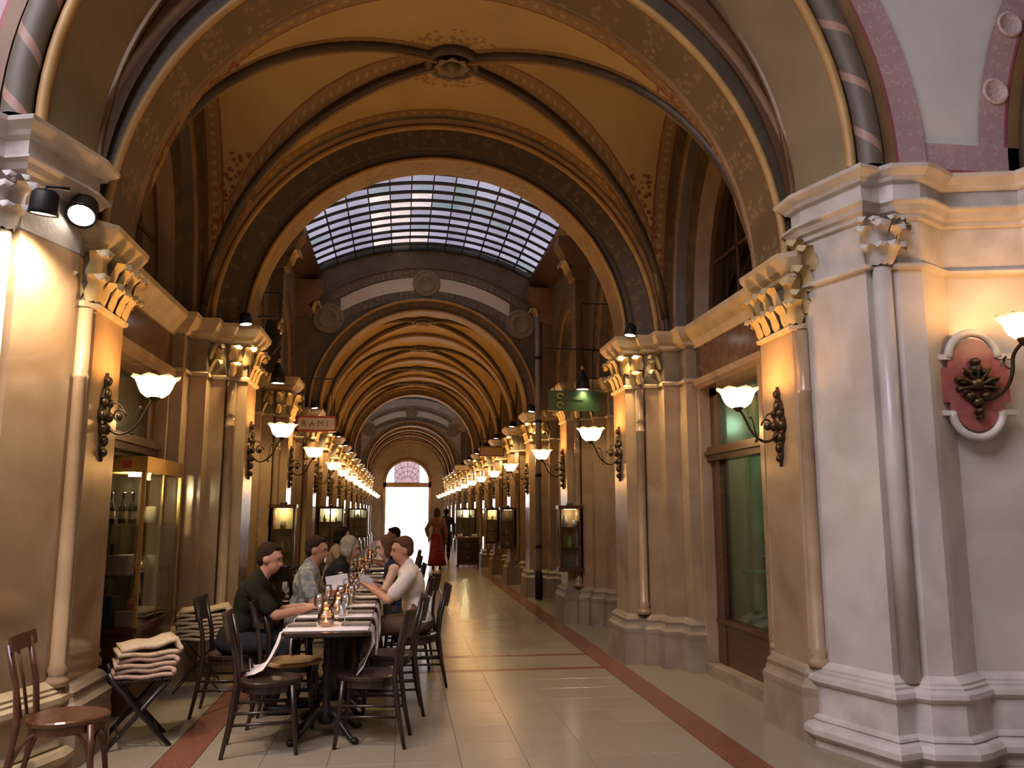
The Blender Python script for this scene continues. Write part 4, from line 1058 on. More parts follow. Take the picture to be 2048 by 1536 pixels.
# ================================================================== SHOWCASES
VELV = M('yellow_lit_backing', (.45, .36, .16), (.58, .48, .24), rough=.7)
GREYB = M('pale_green_backing', (.30, .34, .30), (.42, .46, .42), rough=.7)
TANB = M('tan_backing', (.22, .14, .07), (.30, .20, .11), rough=.7)
CASEL = EM('showcase_lamp', (1, .85, .55), 3.0)
def showcase(label, s, u0, u1, yb, z0, z1, back, shelves=3, lamp=8, cols=1, group=None, dep=.20):
    """wooden case hung on the near side of a pier, glass towards the camera; local origin bottom rear middle"""
    t = thing('wall_showcase', label, 'showcase', (UX(s, (u0 + u1) / 2), yb, z0), 0, group or f'wall showcases on the {SIDE[s]}')
    W_, H_ = u1 - u0, z1 - z0; f = .028
    def lb(x0, x1, a, b, c, d, nm, mat, par=t):
        mb = MB(); mb.box(x0, x1, a, b, c, d); return mb.build(nm, mat, par)
    lb(-W_ / 2, W_ / 2, -.015, 0, 0, H_, 'back', back)
    lb(*sorted((s * W_ / 2, s * (W_ / 2 - .05))), -dep, 0, 0, H_, 'side', WOOD)
    lb(-W_ / 2 - .015, W_ / 2 + .015, -dep - .015, 0, H_ - .03, H_ + .02, 'top', WOOD); lb(-W_ / 2 - .015, W_ / 2 + .015, -dep - .015, 0, -.03, .025, 'bottom', WOOD)
    for k in range(cols + 1):
        x = -W_ / 2 + (W_ - f) * k / cols; lb(x, x + f, -dep, -dep + .02, 0, H_, 'stile', WOOD)
    lb(-W_ / 2 + f, W_ / 2 - f, -dep + .008, -dep + .012, .025, H_ - .03, 'pane', GLASSW); lb(*sorted((-s * (W_ / 2 - .006), -s * (W_ / 2 - .010))), -dep + .02, -.02, .025, H_ - .03, 'pane', GLASSW)
    for k in range(1, shelves): lb(-W_ / 2 + .015, W_ / 2 - .015, -dep + .025, -.018, H_ * k / shelves - .007, H_ * k / shelves + .007, 'shelf', WOOD)
    lb(-W_ / 4, W_ / 4, -dep * .8, -dep * .5, H_ - .04, H_ - .031, 'lamp_strip', CASEL)
    fi = MB(); fi.ell((0, -dep / 2, H_ + .035), (.05, .04, .03), 10, 6); fi.build('finial', WOOD, t)
    light('POINT', 'case_lamp', (0, -dep * .55, H_ - .09), lamp, (1, .80, .46), t, size=.02)
    return t, W_, H_
def ware(kind, loc, label, group, col, sc_=1.0):
    """one small article on a shelf"""
    mb = MB()
    if kind == 'bottle': mb.lathe([(.001, 0), (.038, .004), (.040, .15), (.036, .18), (.015, .22), (.014, .28), (.017, .285), (.017, .30), (.001, .301)], 14)
    elif kind == 'jar': mb.lathe([(.001, 0), (.045, .003), (.05, .06), (.044, .10), (.038, .105), (.04, .12), (.001, .122)], 14)
    elif kind == 'plate':
        mb.lathe([(.001, 0), (.05, .004), (.11, .02), (.112, .024), (.05, .010), (.001, .008)], 20); mb.xf(Matrix.Rotation(1.25, 4, 'Y'))
        mb.xf(Matrix.Translation((0, 0, .11)))
    elif kind == 'box': mb.loft([(-.06, -.05), (.06, -.05), (.06, .05), (-.06, .05)], [(0, -.002), (.004, 0), (.10, 0), (.105, -.004)])
    elif kind == 'vase': mb.lathe([(.001, 0), (.03, .003), (.055, .06), (.045, .12), (.02, .16), (.03, .20), (.028, .20), (.016, .16), (.001, .15)], 16)
    elif kind == 'purse':
        mb.loft([(-.02, -.08), (.02, -.08), (.02, .08), (-.02, .08)], [(0, -.004), (.01, 0), (.09, -.003), (.11, -.012)])
        mb.tube([(0, .055 * math.cos(a), .11 + .05 * math.sin(a)) for a in lin(0, PI, 10)], .005, 6)
    mb.xf(Matrix.Scale(sc_, 4))
    o = mb.build({'bottle': 'bottle', 'jar': 'jar', 'plate': 'display_plate', 'box': 'gift_box', 'vase': 'vase', 'purse': 'handbag'}[kind], col, None, loc)
    return tag(o, label, {'bottle': 'bottle', 'jar': 'jar', 'plate': 'plate', 'box': 'box', 'vase': 'vase', 'purse': 'handbag'}[kind], group)
W1 = M('white_porcelain', (.55, .52, .47), (.68, .65, .60), rough=.25); W2 = M('lime_green_glaze', (.22, .36, .05), (.34, .48, .10), rough=.3)
W3 = M('dark_wine_glass', (.008, .010, .008), (.02, .022, .016), rough=.12); W4 = M('cream_label_paper', (.45, .38, .25), (.56, .48, .33), rough=.6)
W5 = M('red_lacquer', (.30, .03, .03), (.42, .06, .05), rough=.35); W6 = M('blue_cardboard', (.03, .06, .10), (.06, .10, .15), rough=.5)
W7 = M('ochre_carton', (.42, .30, .08), (.55, .42, .14), rough=.5); W8 = M('pink_carton', (.45, .30, .30), (.55, .40, .38), rough=.5)
CASES = [  # label, side, inner and outer distance, pier index, z0, z1, backing, lamp, columns, goods per shelf, short name
    ('dark wooden wall showcase with a lime green vase, hung on the third right pier', 1, 1.84, 2.18, 1, .75, 1.63, TANB, 1.4, 1, [[('box', W6, 'dark')], [('vase', W2, 'lime green')], [('vase', W1, 'round white'), ('jar', W1, 'small white')]], 'third right pier'),
    ('tall lit wall showcase hung on the third left pier, behind the dark-shirted man', -1, 1.84, 2.18, 1, .68, 1.64, VELV, 2.2, 1, [[('vase', W1, 'white'), ('jar', W5, 'red')], [('vase', W7, 'small yellow')], [('jar', W4, 'cream')]], 'third left pier'),
    ('double wall showcase glowing with pale goods behind the leaning man', -1, 1.62, 2.16, 3, .72, 1.66, GREYB, 8.0, 2, [[('purse', W4, 'cream'), ('jar', W7, 'ochre')], [('box', W1, 'white'), ('purse', W1, 'white')], [('vase', W7, 'ochre'), ('purse', W4, 'cream')]], 'fifth left pier'),
    ('farthest left wall showcase, grey glass panes with small pale goods', -1, 1.45, 2.05, 6, .80, 1.66, GREYB, 3.5, 3, [[('jar', W1, 'white')], [('box', W4, 'cream')], [('vase', W1, 'white')]], 'eighth left pier'),
    ('brown unlit wall showcase on the fifth right pier', 1, 1.76, 2.10, 3, .80, 1.64, TANB, .25, 1, [[('jar', W4, 'cream')], [('box', W7, 'ochre')], [('jar', W7, 'ochre')]], 'fifth right pier'),
    ('lit wall showcase with white goods on the sixth right pier', 1, 1.76, 2.08, 4, .80, 1.64, VELV, 3.0, 1, [[('vase', W1, 'white')], [('box', W1, 'white')], [('purse', W7, 'ochre')]], 'sixth right pier'),
    ('pale green glazed showcase with three columns of goods above the dark sideboard', 1, 1.35, 2.0, 6, .82, 1.66, GREYB, 8.0, 3, [[('box', W1, 'white'), ('box', W4, 'cream')], [('box', W1, 'white'), ('jar', W1, 'white')], [('purse', W1, 'white'), ('box', W4, 'cream')]], 'eighth right pier')]
SHN = ['bottom', 'middle', 'top']
for (lb_, s, u0, u1, pi_, z0, z1, back, lamp, cols, goods, nm) in CASES:
    tt, W_, H_ = showcase(lb_, s, u0, u1, PY[pi_] - .26, z0, z1, back, 3, lamp, cols)
    bx_, by_, bz_ = tt.location
    for k, row in enumerate(goods):
        for j, (kd, m_, cn_) in enumerate(row):
            nn = dict(purse='handbag', jar='jar', vase='vase', box='box')[kd]
            ware(kd, (bx_ + (j - (len(row) - 1) / 2) * W_ / (len(row) + .3), by_ - .10, bz_ + (H_ * k / 3 + .007 if k else .025)), f'{cn_} {nn} on the {SHN[k]} shelf, showcase on the {nm}' + (f', {["left", "right"][j]} one' if len(row) > 1 and row[0][0] == row[-1][0] and row[0][2] == row[-1][2] else ''), 'small goods in the wall showcases', m_, .8)

# big brass vitrine between the first two left piers
VX0, VX1, VY0, VY1, VZ0, VZ1 = -2.62, -2.03, 6.98, 8.10, .66, 2.0
t = thing('display_cabinet', 'brass-framed glass display cabinet on a wooden base between the near left piers', 'display cabinet', ((VX0 + VX1) / 2, (VY0 + VY1) / 2, 0))
ox, oy = t.location.x, t.location.y
def vb_(x0, x1, a, b, c, d, nm, mat):
    mb = MB(); mb.box(x0 - ox, x1 - ox, a - oy, b - oy, c, d); return mb.build(nm, mat, t)
vb_(VX0, VX1 - .02, VY0 + .02, VY1, 0, VZ0 - .04, 'wooden_base', WOOD); vb_(VX0 - .01, VX1 + .01, VY0 - .01, VY1 + .01, VZ0 - .04, VZ0, 'base_rail', WOODR)
for x in (VX0, VX1 - .028):
    for y in (VY0, VY1 - .028): vb_(x, x + .028, y, y + .028, VZ0, VZ1, 'corner_post', BRASS)
hd = vb_(VX0 - .01, VX1 + .01, VY0 - .01, VY1 + .01, VZ1 - .13, VZ1, 'header', BRASS)
mb = MB(); mb.box(VX1 - .18 - ox, VX1 - .11 - ox, VY0 - .014 - oy, VY0 - .008 - oy, VZ1 - .10, VZ1 - .035); mb.build('red_badge', W5, t)
for z in (1.05, 1.45): vb_(VX0 + .03, VX1 - .03, VY0 + .03, VY1 - .03, z - .006, z + .006, 'glass_shelf', GLASSD)
vb_(VX0 + .03, VX1 - .03, VY0 + .006, VY0 + .012, VZ0, VZ1 - .13, 'pane', GLASSW); vb_(VX1 - .012, VX1 - .006, VY0 + .03, VY1 - .03, VZ0, VZ1 - .13, 'pane', GLASSW)
vb_(VX1 - .02, VX1 - .006, (VY0 + VY1) / 2 - .008, (VY0 + VY1) / 2 + .008, VZ0, VZ1 - .13, 'mullion', BRASS)
vb_(VX0 + .0, VX0 + .012, VY0 + .03, VY1 - .03, VZ0, VZ1 - .13, 'mirror_back', M('dusky_mirror', (.22, .20, .14), rough=.12, metal=.9))
mb = MB(); mb.lathe([(.05, 0), (.045, .02), (.0, .021)], 14, (VX1 - .16 - ox, VY0 + .25 - oy, VZ1 - .155)); mb.build('downlight', LENS, t)
light('POINT', 'cabinet_lamp', (VX1 - .20 - ox, VY0 + .25 - oy, VZ1 - .24), 30, (1, .8, .42), t, size=.04)
for k in range(5):
    b = ware('bottle', (VX1 - .13 - .085 * k, VY0 + .16 + .03 * (k % 2), 1.457), f'{ORD[k]} dark wine bottle from the right in the brass cabinet', 'wine bottles in the brass cabinet', W3, .85)
    mb = MB(); mb.lathe([(.0412, .05), (.0415, .12)], 14, caps=False); mb.xf(Matrix.Scale(.85, 4)); o = mb.build('paper_label', W4, b)
for (x, y, z, kd, m_, sc_, lb_) in ((-2.44, 7.10, 1.057, 'box', W4, 1.1, 'cream carton on the middle shelf of the brass cabinet'), (-2.30, 7.15, 1.057, 'bottle', W3, .8, 'dark bottle behind cartons on the middle cabinet shelf'), (-2.22, 7.10, 1.057, 'box', W8, 1.5, 'pink and white carton on the middle cabinet shelf'), (-2.12, 7.35, 1.057, 'jar', W7, 1.1, 'yellow jar on the middle cabinet shelf'), (-2.12, 7.62, 1.057, 'jar', W1, 1.1, 'white jar at the far end of the middle cabinet shelf'), (-2.36, 7.10, .662, 'box', W6, 2.2, 'big dark blue carton on the cabinet floor'), (-2.14, 7.08, .662, 'box', W8, 1.1, 'small pink carton on the cabinet floor'), (-2.20, 7.5, .662, 'purse', W5, 1.6, 'red bag on the cabinet floor'), (-2.45, 7.10, 1.457, 'box', W7, 1.3, 'ochre carton on the top cabinet shelf'), (-2.14, 7.6, 1.457, 'jar', W4, 1.2, 'cream jar on the top cabinet shelf')):
    ware(kd, (x, y, z), lb_, 'goods in the brass cabinet', m_, sc_)
# things in the green shop
t = SHOPS[(1, 0)]
mb = MB(); mb.box(-.2, .2, -.012, .012, 0, .45); o = mb.build('framed_picture', M('dark_picture', (.035, .018, .008), (.06, .03, .012), rough=.4), None, (UX(1, 2.98), 7.25, 1.0)); o.rotation_euler = (0, 0, PI / 2)
tag(o, 'dark framed picture standing in the green shop window', 'picture')
mb = MB(); mb.extr([(-.35, 0), (.35, 0), (.35, .86), (-.35, .86)], 'y', -.5, .5); mb.box(-.38, .38, -.54, .54, .86, .90)
o = mb.build('shop_counter', M('green_counter', (.03, .22, .11), (.06, .34, .18), rough=.35), None, (UX(1, 3.25), 7.25, .1)); tag(o, 'green shop counter behind the near right window', 'counter')
mb = MB(); mb.lathe([(.12, 0), (.05, .10), (.02, .11), (.001, .111)], 16); o = mb.build('shop_ceiling_lamp', EM('green_shop_lamp', (.75, 1, .85), 3), None, (UX(1, 3.2), 7.4, 2.6)); tag(o, 'small cool ceiling lamp inside the green shop', 'lamp')
light('POINT', 'shop_lamp', (UX(1, 3.2), 7.4, 2.5), 22, (.62, 1.0, .74), None, size=.1)
light('POINT', 'shop_lamp_left', (UX(-1, 3.3), 7.4, 2.5), 5, (1, .75, .4), None, size=.1)
# dark sideboard far right
t = thing('sideboard', 'dark wooden sideboard with white napkins by the right wall, far off', 'sideboard', (1.95, 24.4, 0))
mb = MB(); mb.box(-.32, .32, -.25, .25, .06, .80); mb.build('body', WOOD, t)
mb = MB(); mb.box(-.35, .35, -.28, .28, .80, .84); mb.build('top', WOOD, t)
for z in (.12, .46):
    mb = MB(); mb.box(-.29, .29, -.268, -.25, z, z + .30); d = mb.build('drawer', CHAIRW, t); mb = MB(); mb.ell((0, -.28, z + .15), (.02, .015, .02), 8, 6); mb.build('knob', BRASS, d)
for x in (-.28, .28):
    for y in (-.2, .2):
        mb = MB(); mb.box(x - .03, x + .03, y - .03, y + .03, 0, .06); mb.build('leg', WOOD, t)
for k, x in enumerate((-.22, .2)):
    mb = MB(); mb.loft([(-.07, -.09), (.07, -.09), (.07, .09), (-.07, .09)], [(0, 0), (.04, .004), (.08, 0), (.085, -.01)]); o = mb.build('napkin_stack', W1, None, (1.95 + x, 24.4, .84)); tag(o, f'white napkin stack on the {["left", "right"][k]} of the dark sideboard', 'napkins')
# ================================================================== FURNITURE
def chair_proto(kind):
    """bentwood chair, origin on the floor under the seat, facing +x. kind 'bracket' or 'stretcher'"""
    t = bpy.data.objects.new('bentwood_chair', None); COL.objects.link(t)
    wd = WOODR if kind == 'bracket' else CHAIRW
    st = MB(); n = 28
    def out(r, k=1.0): 
        return [(r * k * (1.0 + .08 * math.cos(a)) * math.cos(a) + .01, r * k * (1 - .06 * math.cos(a)) * math.sin(a)) for a in [2 * PI * i / n for i in range(n)]]
    st.loft(out(.205), [(.425, -.012), (.432, 0), (.452, .002), (.460, -.008), (.456, -.03), (.448, -.09)], smooth=False)
    st.build('seat', WOODR if kind == 'bracket' else CHAIRW, t)
    ap = MB(); ap.loft(out(.19), [(.385, 0), (.425, 0)], cap0=True, cap1=False); ap.build('seat_ring', wd, t)
    for q in (-1, 1):
        l = MB(); l.tube([(.165, q * .135, .43), (.18, q * .15, .25), (.205, q * .175, 0)], [.018, .017, .013], 8); l.build('front_leg', wd, t)
        l = MB(); l.tube([(-.26, q * .175, 0), (-.215, q * .165, .22), (-.185, q * .158, .45), (-.20, q * .16, .62), (-.255, q * .168, .86)], [.013, .017, .018, .017, .015], 8); l.build('back_post', wd, t)
    # broad bent top rail
    tr = MB(); zt, zb = (.885, .80) if kind == 'bracket' else (.885, .70); m = 10; vs = []
    for i in range(m + 1):
        y = -.20 + .40 * i / m; c = -.045 * (1 - (y / .20) ** 2)
        flare = .012 * (abs(y) / .2) ** 3
        for (dx, z) in ((0, zb + .02 * (abs(y) / .2) ** 2), (-.035 * (zt - zb) / .18, zt + flare), (.014 - .035 * (zt - zb) / .18, zt + flare), (.014, zb + .02 * (abs(y) / .2) ** 2)):
            vs.append((-.232 + c + dx, y, z))
    fs = [(4 * i + k, 4 * i + (k + 1) % 4, 4 * i + 4 + (k + 1) % 4, 4 * i + 4 + k) for i in range(m) for k in range(4)] + [(0, 1, 2, 3), (4 * m + 3, 4 * m + 2, 4 * m + 1, 4 * m)]
    tr.add(vs, fs); tr.build('top_rail', wd, t)
    if kind == 'bracket':
        sl = MB(); sl.tube([(-.20, -.05, .46), (-.235, -.05, .65), (-.275, -.05, .82)], .014, 6, flat=.6); sl.build('splat', wd, t)
        sl = MB(); sl.tube([(-.20, .05, .46), (-.235, .05, .65), (-.275, .05, .82)], .014, 6, flat=.6); sl.build('splat', wd, t)
        for q in (-1, 1):
            b = MB(); b.tube(bez((.185, q * .152, .20), (.16, q * .14, .36), (.10, q * .14, .405), (.04, q * .145, .405)), .010, 6); b.build('bracket', wd, t)
            b = MB(); b.tube(bez((-.212, q * .163, .20), (-.17, q * .155, .36), (-.12, q * .15, .405), (-.05, q * .15, .405)), .010, 6); b.build('bracket', wd, t)
        b = MB(); b.tube(bez((.187, -.155, .20), (.175, -.11, .42), (.175, .11, .42), (.187, .155, .20)), .010, 6); b.build('bracket', wd, t)
    else:
        for q in (-1, 1):
            for z, r in ((.27, .010), (.20, .010)):
                b = MB(); b.tube([(-.22, q * .165, z), (.185, q * .155, z)], r, 6); b.build('stretcher', wd, t)
        b = MB(); b.tube([(.185, -.155, .24), (.185, .155, .24)], .010, 6); b.build('stretcher', wd, t)
    return t
chB = chair_proto('stretcher'); chA = chair_proto('bracket')
chA.location = (-1.80, 5.02, 0); chA.rotation_euler = (0, 0, .10)
tag(chA, 'empty reddish bentwood chair with bracketed legs alone at the near left', 'chair')
_used = []
def chair(x, y, rz, label):
    o = chB if not _used else dup(chB); _used.append(1)
    o.location = (x, y, 0); o.rotation_euler = (0, 0, rz)
    return tag(o, label, 'chair', 'dark bentwood chairs at the tables')

# ---- tables
TX = -.49; TW, TD, TH = .59, .64, .745
TY = [6.20 + .74 * k for k in range(5)] + [10.35, 11.1, 12.4, 13.15, 14.9]
TOPM = M('dark_table_top', (.020, .012, .008), (.035, .022, .014), rough=.25)
def cloth(name, c1, c2):
    m = M(name, c1, c2, rough=.85, scale=30, bump=.2, spec=.1); return m
LINEN = cloth('pale_linen_runner', (.66, .58, .54), (.76, .68, .64))
def rrect(w, d, r, k=5):
    p = []
    for cx, cy, a0 in ((w / 2 - r, d / 2 - r, 0), (-w / 2 + r, d / 2 - r, PI / 2), (-w / 2 + r, -d / 2 + r, PI), (w / 2 - r, -d / 2 + r, 3 * PI / 2)):
        p += [(cx + r * math.cos(a0 + PI / 2 * i / k), cy + r * math.sin(a0 + PI / 2 * i / k)) for i in range(k + 1)]
    return p
def table_proto():
    t = bpy.data.objects.new('bistro_table', None); COL.objects.link(t)
    mb = MB(); mb.loft(rrect(TW, TD, .06), [(TH - .03, -.006), (TH - .024, 0), (TH - .004, 0), (TH, -.004)]); mb.build('table_top', TOPM, t)
    mb = MB(); mb.lathe([(.10, TH - .03), (.09, TH - .05), (.035, TH - .09), (.03, .5), (.045, .48), (.03, .45), (.028, .22), (.05, .18), (.055, .12), (.04, .09)], 16); mb.build('column', IRON, t)
    for k in range(4):
        a = PI / 4 + k * PI / 2; c, s_ = math.cos(a), math.sin(a)
        mb = MB(); mb.tube([(c * r, s_ * r, z) for r, z in ((.02, .17), (.10, .16), (.18, .09), (.26, .03), (.30, .022))], [.026, .024, .02, .018, .02], 8); mb.ell((c * .30, s_ * .30, .022), (.032, .032, .022), 8, 6); mb.build('foot', IRON, t)
    return t
tp = table_proto()
def runner(x, y, label, left, right, w=.46, skew=0.0):
    """linen runner across the table, hanging at both ends; left/right are lists of (dx, z) points past the table edge"""
    hw = TW / 2 + .006
    path = [(-hw - dx, z) for dx, z in reversed(left)] + [(-hw - .004, TH - .012), (-hw + .02, TH + .004)] + [(-hw + .02 + (2 * hw - .04) * i / 8, TH + .004) for i in range(1, 8)] + [(hw - .02, TH + .004), (hw + .004, TH - .012)] + [(hw + dx, z) for dx, z in right]
    mb = MB(); n = 8; vs = []
    for i, (px, pz) in enumerate(path):
        on = abs(px) <= hw
        for k in range(n + 1):
            v = k / n - .5
            fold = 0 if on else .014 * math.sin(k * 2.2 + i * .5)
            ww = w * (1 if on else .86)
            vs.append((px + fold, v * ww + (skew * (abs(px) - hw) if not on else 0), pz))
    m_ = n + 1
    fs = [(i * m_ + k, i * m_ + k + 1, (i + 1) * m_ + k + 1, (i + 1) * m_ + k) for i in range(len(path) - 1) for k in range(n)]
    mb.add(vs, fs, True); o = mb.build('table_runner', LINEN, None, (x, y, 0), recalc=False)
    sol = o.modifiers.new('thickness', 'SOLIDIFY'); sol.thickness = .003; sol.offset = 1
    return tag(o, label, 'table runner', 'linen runners across the tables')
GL = GLASS('wine_glass', (.96, .97, .97), f0=.08)
AMB = GLASS('amber_lantern_glass', (.98, .84, .72), f0=.10)
FLAME = EM('candle_flame', (1, .68, .32), 5)
WAX = M('tealight_wax', (.75, .45, .22), (.85, .55, .28), rough=.5)
NAPK = cloth('grey_brown_napkin', (.16, .125, .10), (.24, .19, .16))
STEEL = M('cutlery_steel', (.5, .48, .45), rough=.25, metal=1)
def wineglass_mesh():
    mb = MB(); mb.lathe([(.036, 0), (.034, .004), (.005, .010), (.004, .085), (.012, .095), (.034, .125), (.038, .16), (.030, .21), (.029, .21), (.036, .16), (.032, .127), (.006, .098)], 16, caps=False); return mb.mesh('wine_glass', GL)
WGM = wineglass_mesh()
def tumbler_mesh():
    mb = MB(); mb.lathe([(.028, 0), (.034, .10), (.0325, .10), (.027, .006), (.0, .006)], 16, caps=False); return mb.mesh('tumbler', GL)
TUM = tumbler_mesh()
cand_proto = None
def candle(x, y, label, power=.35):
    global cand_proto
    if cand_proto is None:
        t = bpy.data.objects.new('candle_lantern', None); COL.objects.link(t)
        mb = MB(); mb.lathe([(.045, 0), (.055, .01), (.062, .05), (.056, .085), (.036, .11), (.034, .14), (.042, .165), (.040, .165), (.032, .14), (.034, .11), (.054, .085), (.059, .05), (.052, .012), (.0, .008)], 20, caps=False); mb.build('glass_body', AMB, t)
        mb = MB(); mb.lathe([(.022, .010), (.022, .026), (.0, .026)], 14); mb.build('tealight', WAX, t)
        mb = MB(); mb.lathe([(.001, .026), (.006, .032), (.007, .040), (.001, .056)], 10); mb.build('flame', FLAME, t)
        cand_proto = t; o = t
    else: o = dup(cand_proto)
    o.location = (x, y, TH + .008); light('POINT', 'candle_light', (x, y, TH + .10), power, (1, .5, .16), None, size=.02)
    return tag(o, label, 'candle', 'glass candle lanterns on the tables')
def setting(x, y, rz, label):
    t = thing('place_setting', label, 'place setting', (x, y, TH + .0075), rz, 'place settings')
    mb = MB(); mb.loft(rrect(.20, .09, .01, 3), [(0, 0), (.008, .002), (.012, -.004)]); mb.build('napkin', NAPK, t)
    mb = MB(); mb.box(-.10, .02, -.062, -.050, 0, .003); mb.box(.02, .11, -.064, -.046, 0, .003); mb.build('knife', STEEL, t)
    mb = MB(); mb.box(-.10, .04, .055, .064, 0, .003)
    for k in range(3): mb.box(.04, .10, .050 + .007 * k, .053 + .007 * k, 0, .003)
    mb.build('fork', STEEL, t)
    return t
def glassware(me, x, y, label, cat):
    o = obj(me.name, me, None, (x, y, TH + .0075)); return tag(o, label, cat, 'glassware on the tables')
for i, y in enumerate(TY):
    o = tp if i == 0 else dup(tp); o.location = (TX, y, 0)
    tag(o, f'{ORD[i]} dark bistro table on iron feet counting from the camera', 'table', 'bistro tables in a row')
    hl = [(.02, .66), (.03, .56), (.035, .47)]; hr = [(.02, .66), (.025, .55), (.02, .45)]
    lab = f'pale linen runner on the {ORD[i]} table from the camera'
    if i == 0:
        hl = [(.03, .66), (.07, .58), (.12, .50), (.17, .475), (.22, .470)]; hr = [(.02, .66), (-.01, .58), (-.04, .50), (-.09, .44)]; lab = 'long pale runner trailing onto the empty near chair seat'
    runner(TX, y, lab, hl, hr, .46, -.25 if i == 0 else 0)
    candle(TX - .02 + .03 * (i % 3), y - .02, f'amber glass candle lantern on the {ORD[i]} table', .35 if i < 3 else .12)
    if i < 7:
        setting(TX - .19, y + .02, PI / 2 * 0 + .08, f'dark napkin and cutlery on the left of the {ORD[i]} table'); setting(TX + .19, y + .02, PI - .08, f'dark napkin and cutlery on the right of the {ORD[i]} table')
    glassware(WGM, TX - .09, y + .17, f'wine glass at the left rear of the {ORD[i]} table', 'wine glass'); glassware(WGM, TX + .10, y + .16, f'wine glass at the right rear of the {ORD[i]} table', 'wine glass')
    if i in (1, 2, 3): glassware(TUM, TX + .05, y - .16, f'water tumbler at the front of the {ORD[i]} table', 'tumbler'); glassware(WGM, TX + .02, y + .10, f'tall wine glass in the middle of the {ORD[i]} table', 'wine glass')
# chairs: left side face +x, right side face -x
for (x, y, rz, lab) in (
    (-.86, 5.93, .10, 'near left table chair with the end of the runner lying on its seat'),
    (-.80, 6.62, -.05, 'empty chair pushed under the first table on the left, plywood seat showing'),
    (-1.30, 7.02, .0, 'chair under the man in the dark green shirt'),
    (-.98, 8.0, .0, 'chair under the leaning man in the patterned shirt'),
    (-.82, 9.35, .0, 'chair under the grey-haired woman in black'),
    (-.18, 6.02, PI - .12, 'near right table chair with broad dark back'),
    (-.06, 6.85, PI + .05, 'second dark chair on the right side of the table row'),
    (.18, 7.90, PI, 'chair under the man in the white shirt'),
    (.06, 8.75, PI, 'chair under the woman in the dark top'),
    (.16, 9.45, PI - .25, 'thin-legged dark chair pulled out into the walkway'),
    (-1.0, 10.4, 0, 'empty left chair at the sixth table'), (.05, 11.1, PI, 'empty right chair at the seventh table'),
    (-1.0, 12.4, 0, 'chair under the far diner in tan'), (-1.0, 13.2, 0, 'chair under the far diner in grey'), (.05, 13.0, PI, 'chair under the far diner with his back to the walkway'), (.08, 15.0, PI, 'farthest chair on the right of the tables')):
    o = chair(x, y, rz, lab)
    if 'plywood' in lab:
        for ch in o.children:
            if ch.name.startswith('seat') and 'ring' not in ch.name: ch.data = ch.data.copy(); ch.data.materials[0] = SEATW
# small table by the left wall
t = dup(tp); t.location = (-1.42, 11.6, 0); tag(t, 'separate dark bistro table near the lit left showcase', 'table', 'bistro tables in a row')
glassware(TUM, -1.50, 11.5, 'tumbler on the separate table by the left wall', 'tumbler')
chair(-1.42, 11.05, PI / 2, 'dark chair at the separate table by the left wall')

# ---- folding chairs with blankets
FOLDW = M('black_folding_chair', (.014, .011, .009), (.026, .02, .016), rough=.4)
def folding(x, y, rz, label, metal=False):
    t = thing('folding_chair', label, 'folding chair', (x, y, 0), rz, 'folding chairs with blankets')
    r = .011 if not metal else .007
    for q in (-1, 1):
        mb = MB(); mb.tube([(.20, q * .19, 0), (-.17, q * .19, .43), (-.20, q * .19, .50 if not metal else .62)], r, 6, flat=1.6 if not metal else 1); mb.build('back_leg', FOLDW, t)
        mb = MB(); mb.tube([(-.20, q * .165, 0), (.18, q * .165, .43)], r, 6, flat=1.6 if not metal else 1); mb.build('front_leg', FOLDW, t)
    for (xx, z) in ((.13, .08), (-.12, .09), (.0, .235)):
        mb = MB(); mb.tube([(xx, -.18, z), (xx, .18, z)], r * .8, 6); mb.build('rung', FOLDW, t)
    for k in range(6):
        mb = MB(); mb.box(-.18 + .063 * k, -.18 + .063 * k + .052, -.185, .185, .43, .442); mb.build('seat_slat', FOLDW, t)
    return t
BLK = M('cream_felt_blanket', (.44, .32, .20), (.54, .41, .27), rough=.95, scale=40, bump=.3, spec=.05)
BLK2 = M('pinkish_felt_blanket', (.40, .26, .19), (.50, .34, .25), rough=.95, scale=40, bump=.3, spec=.05)
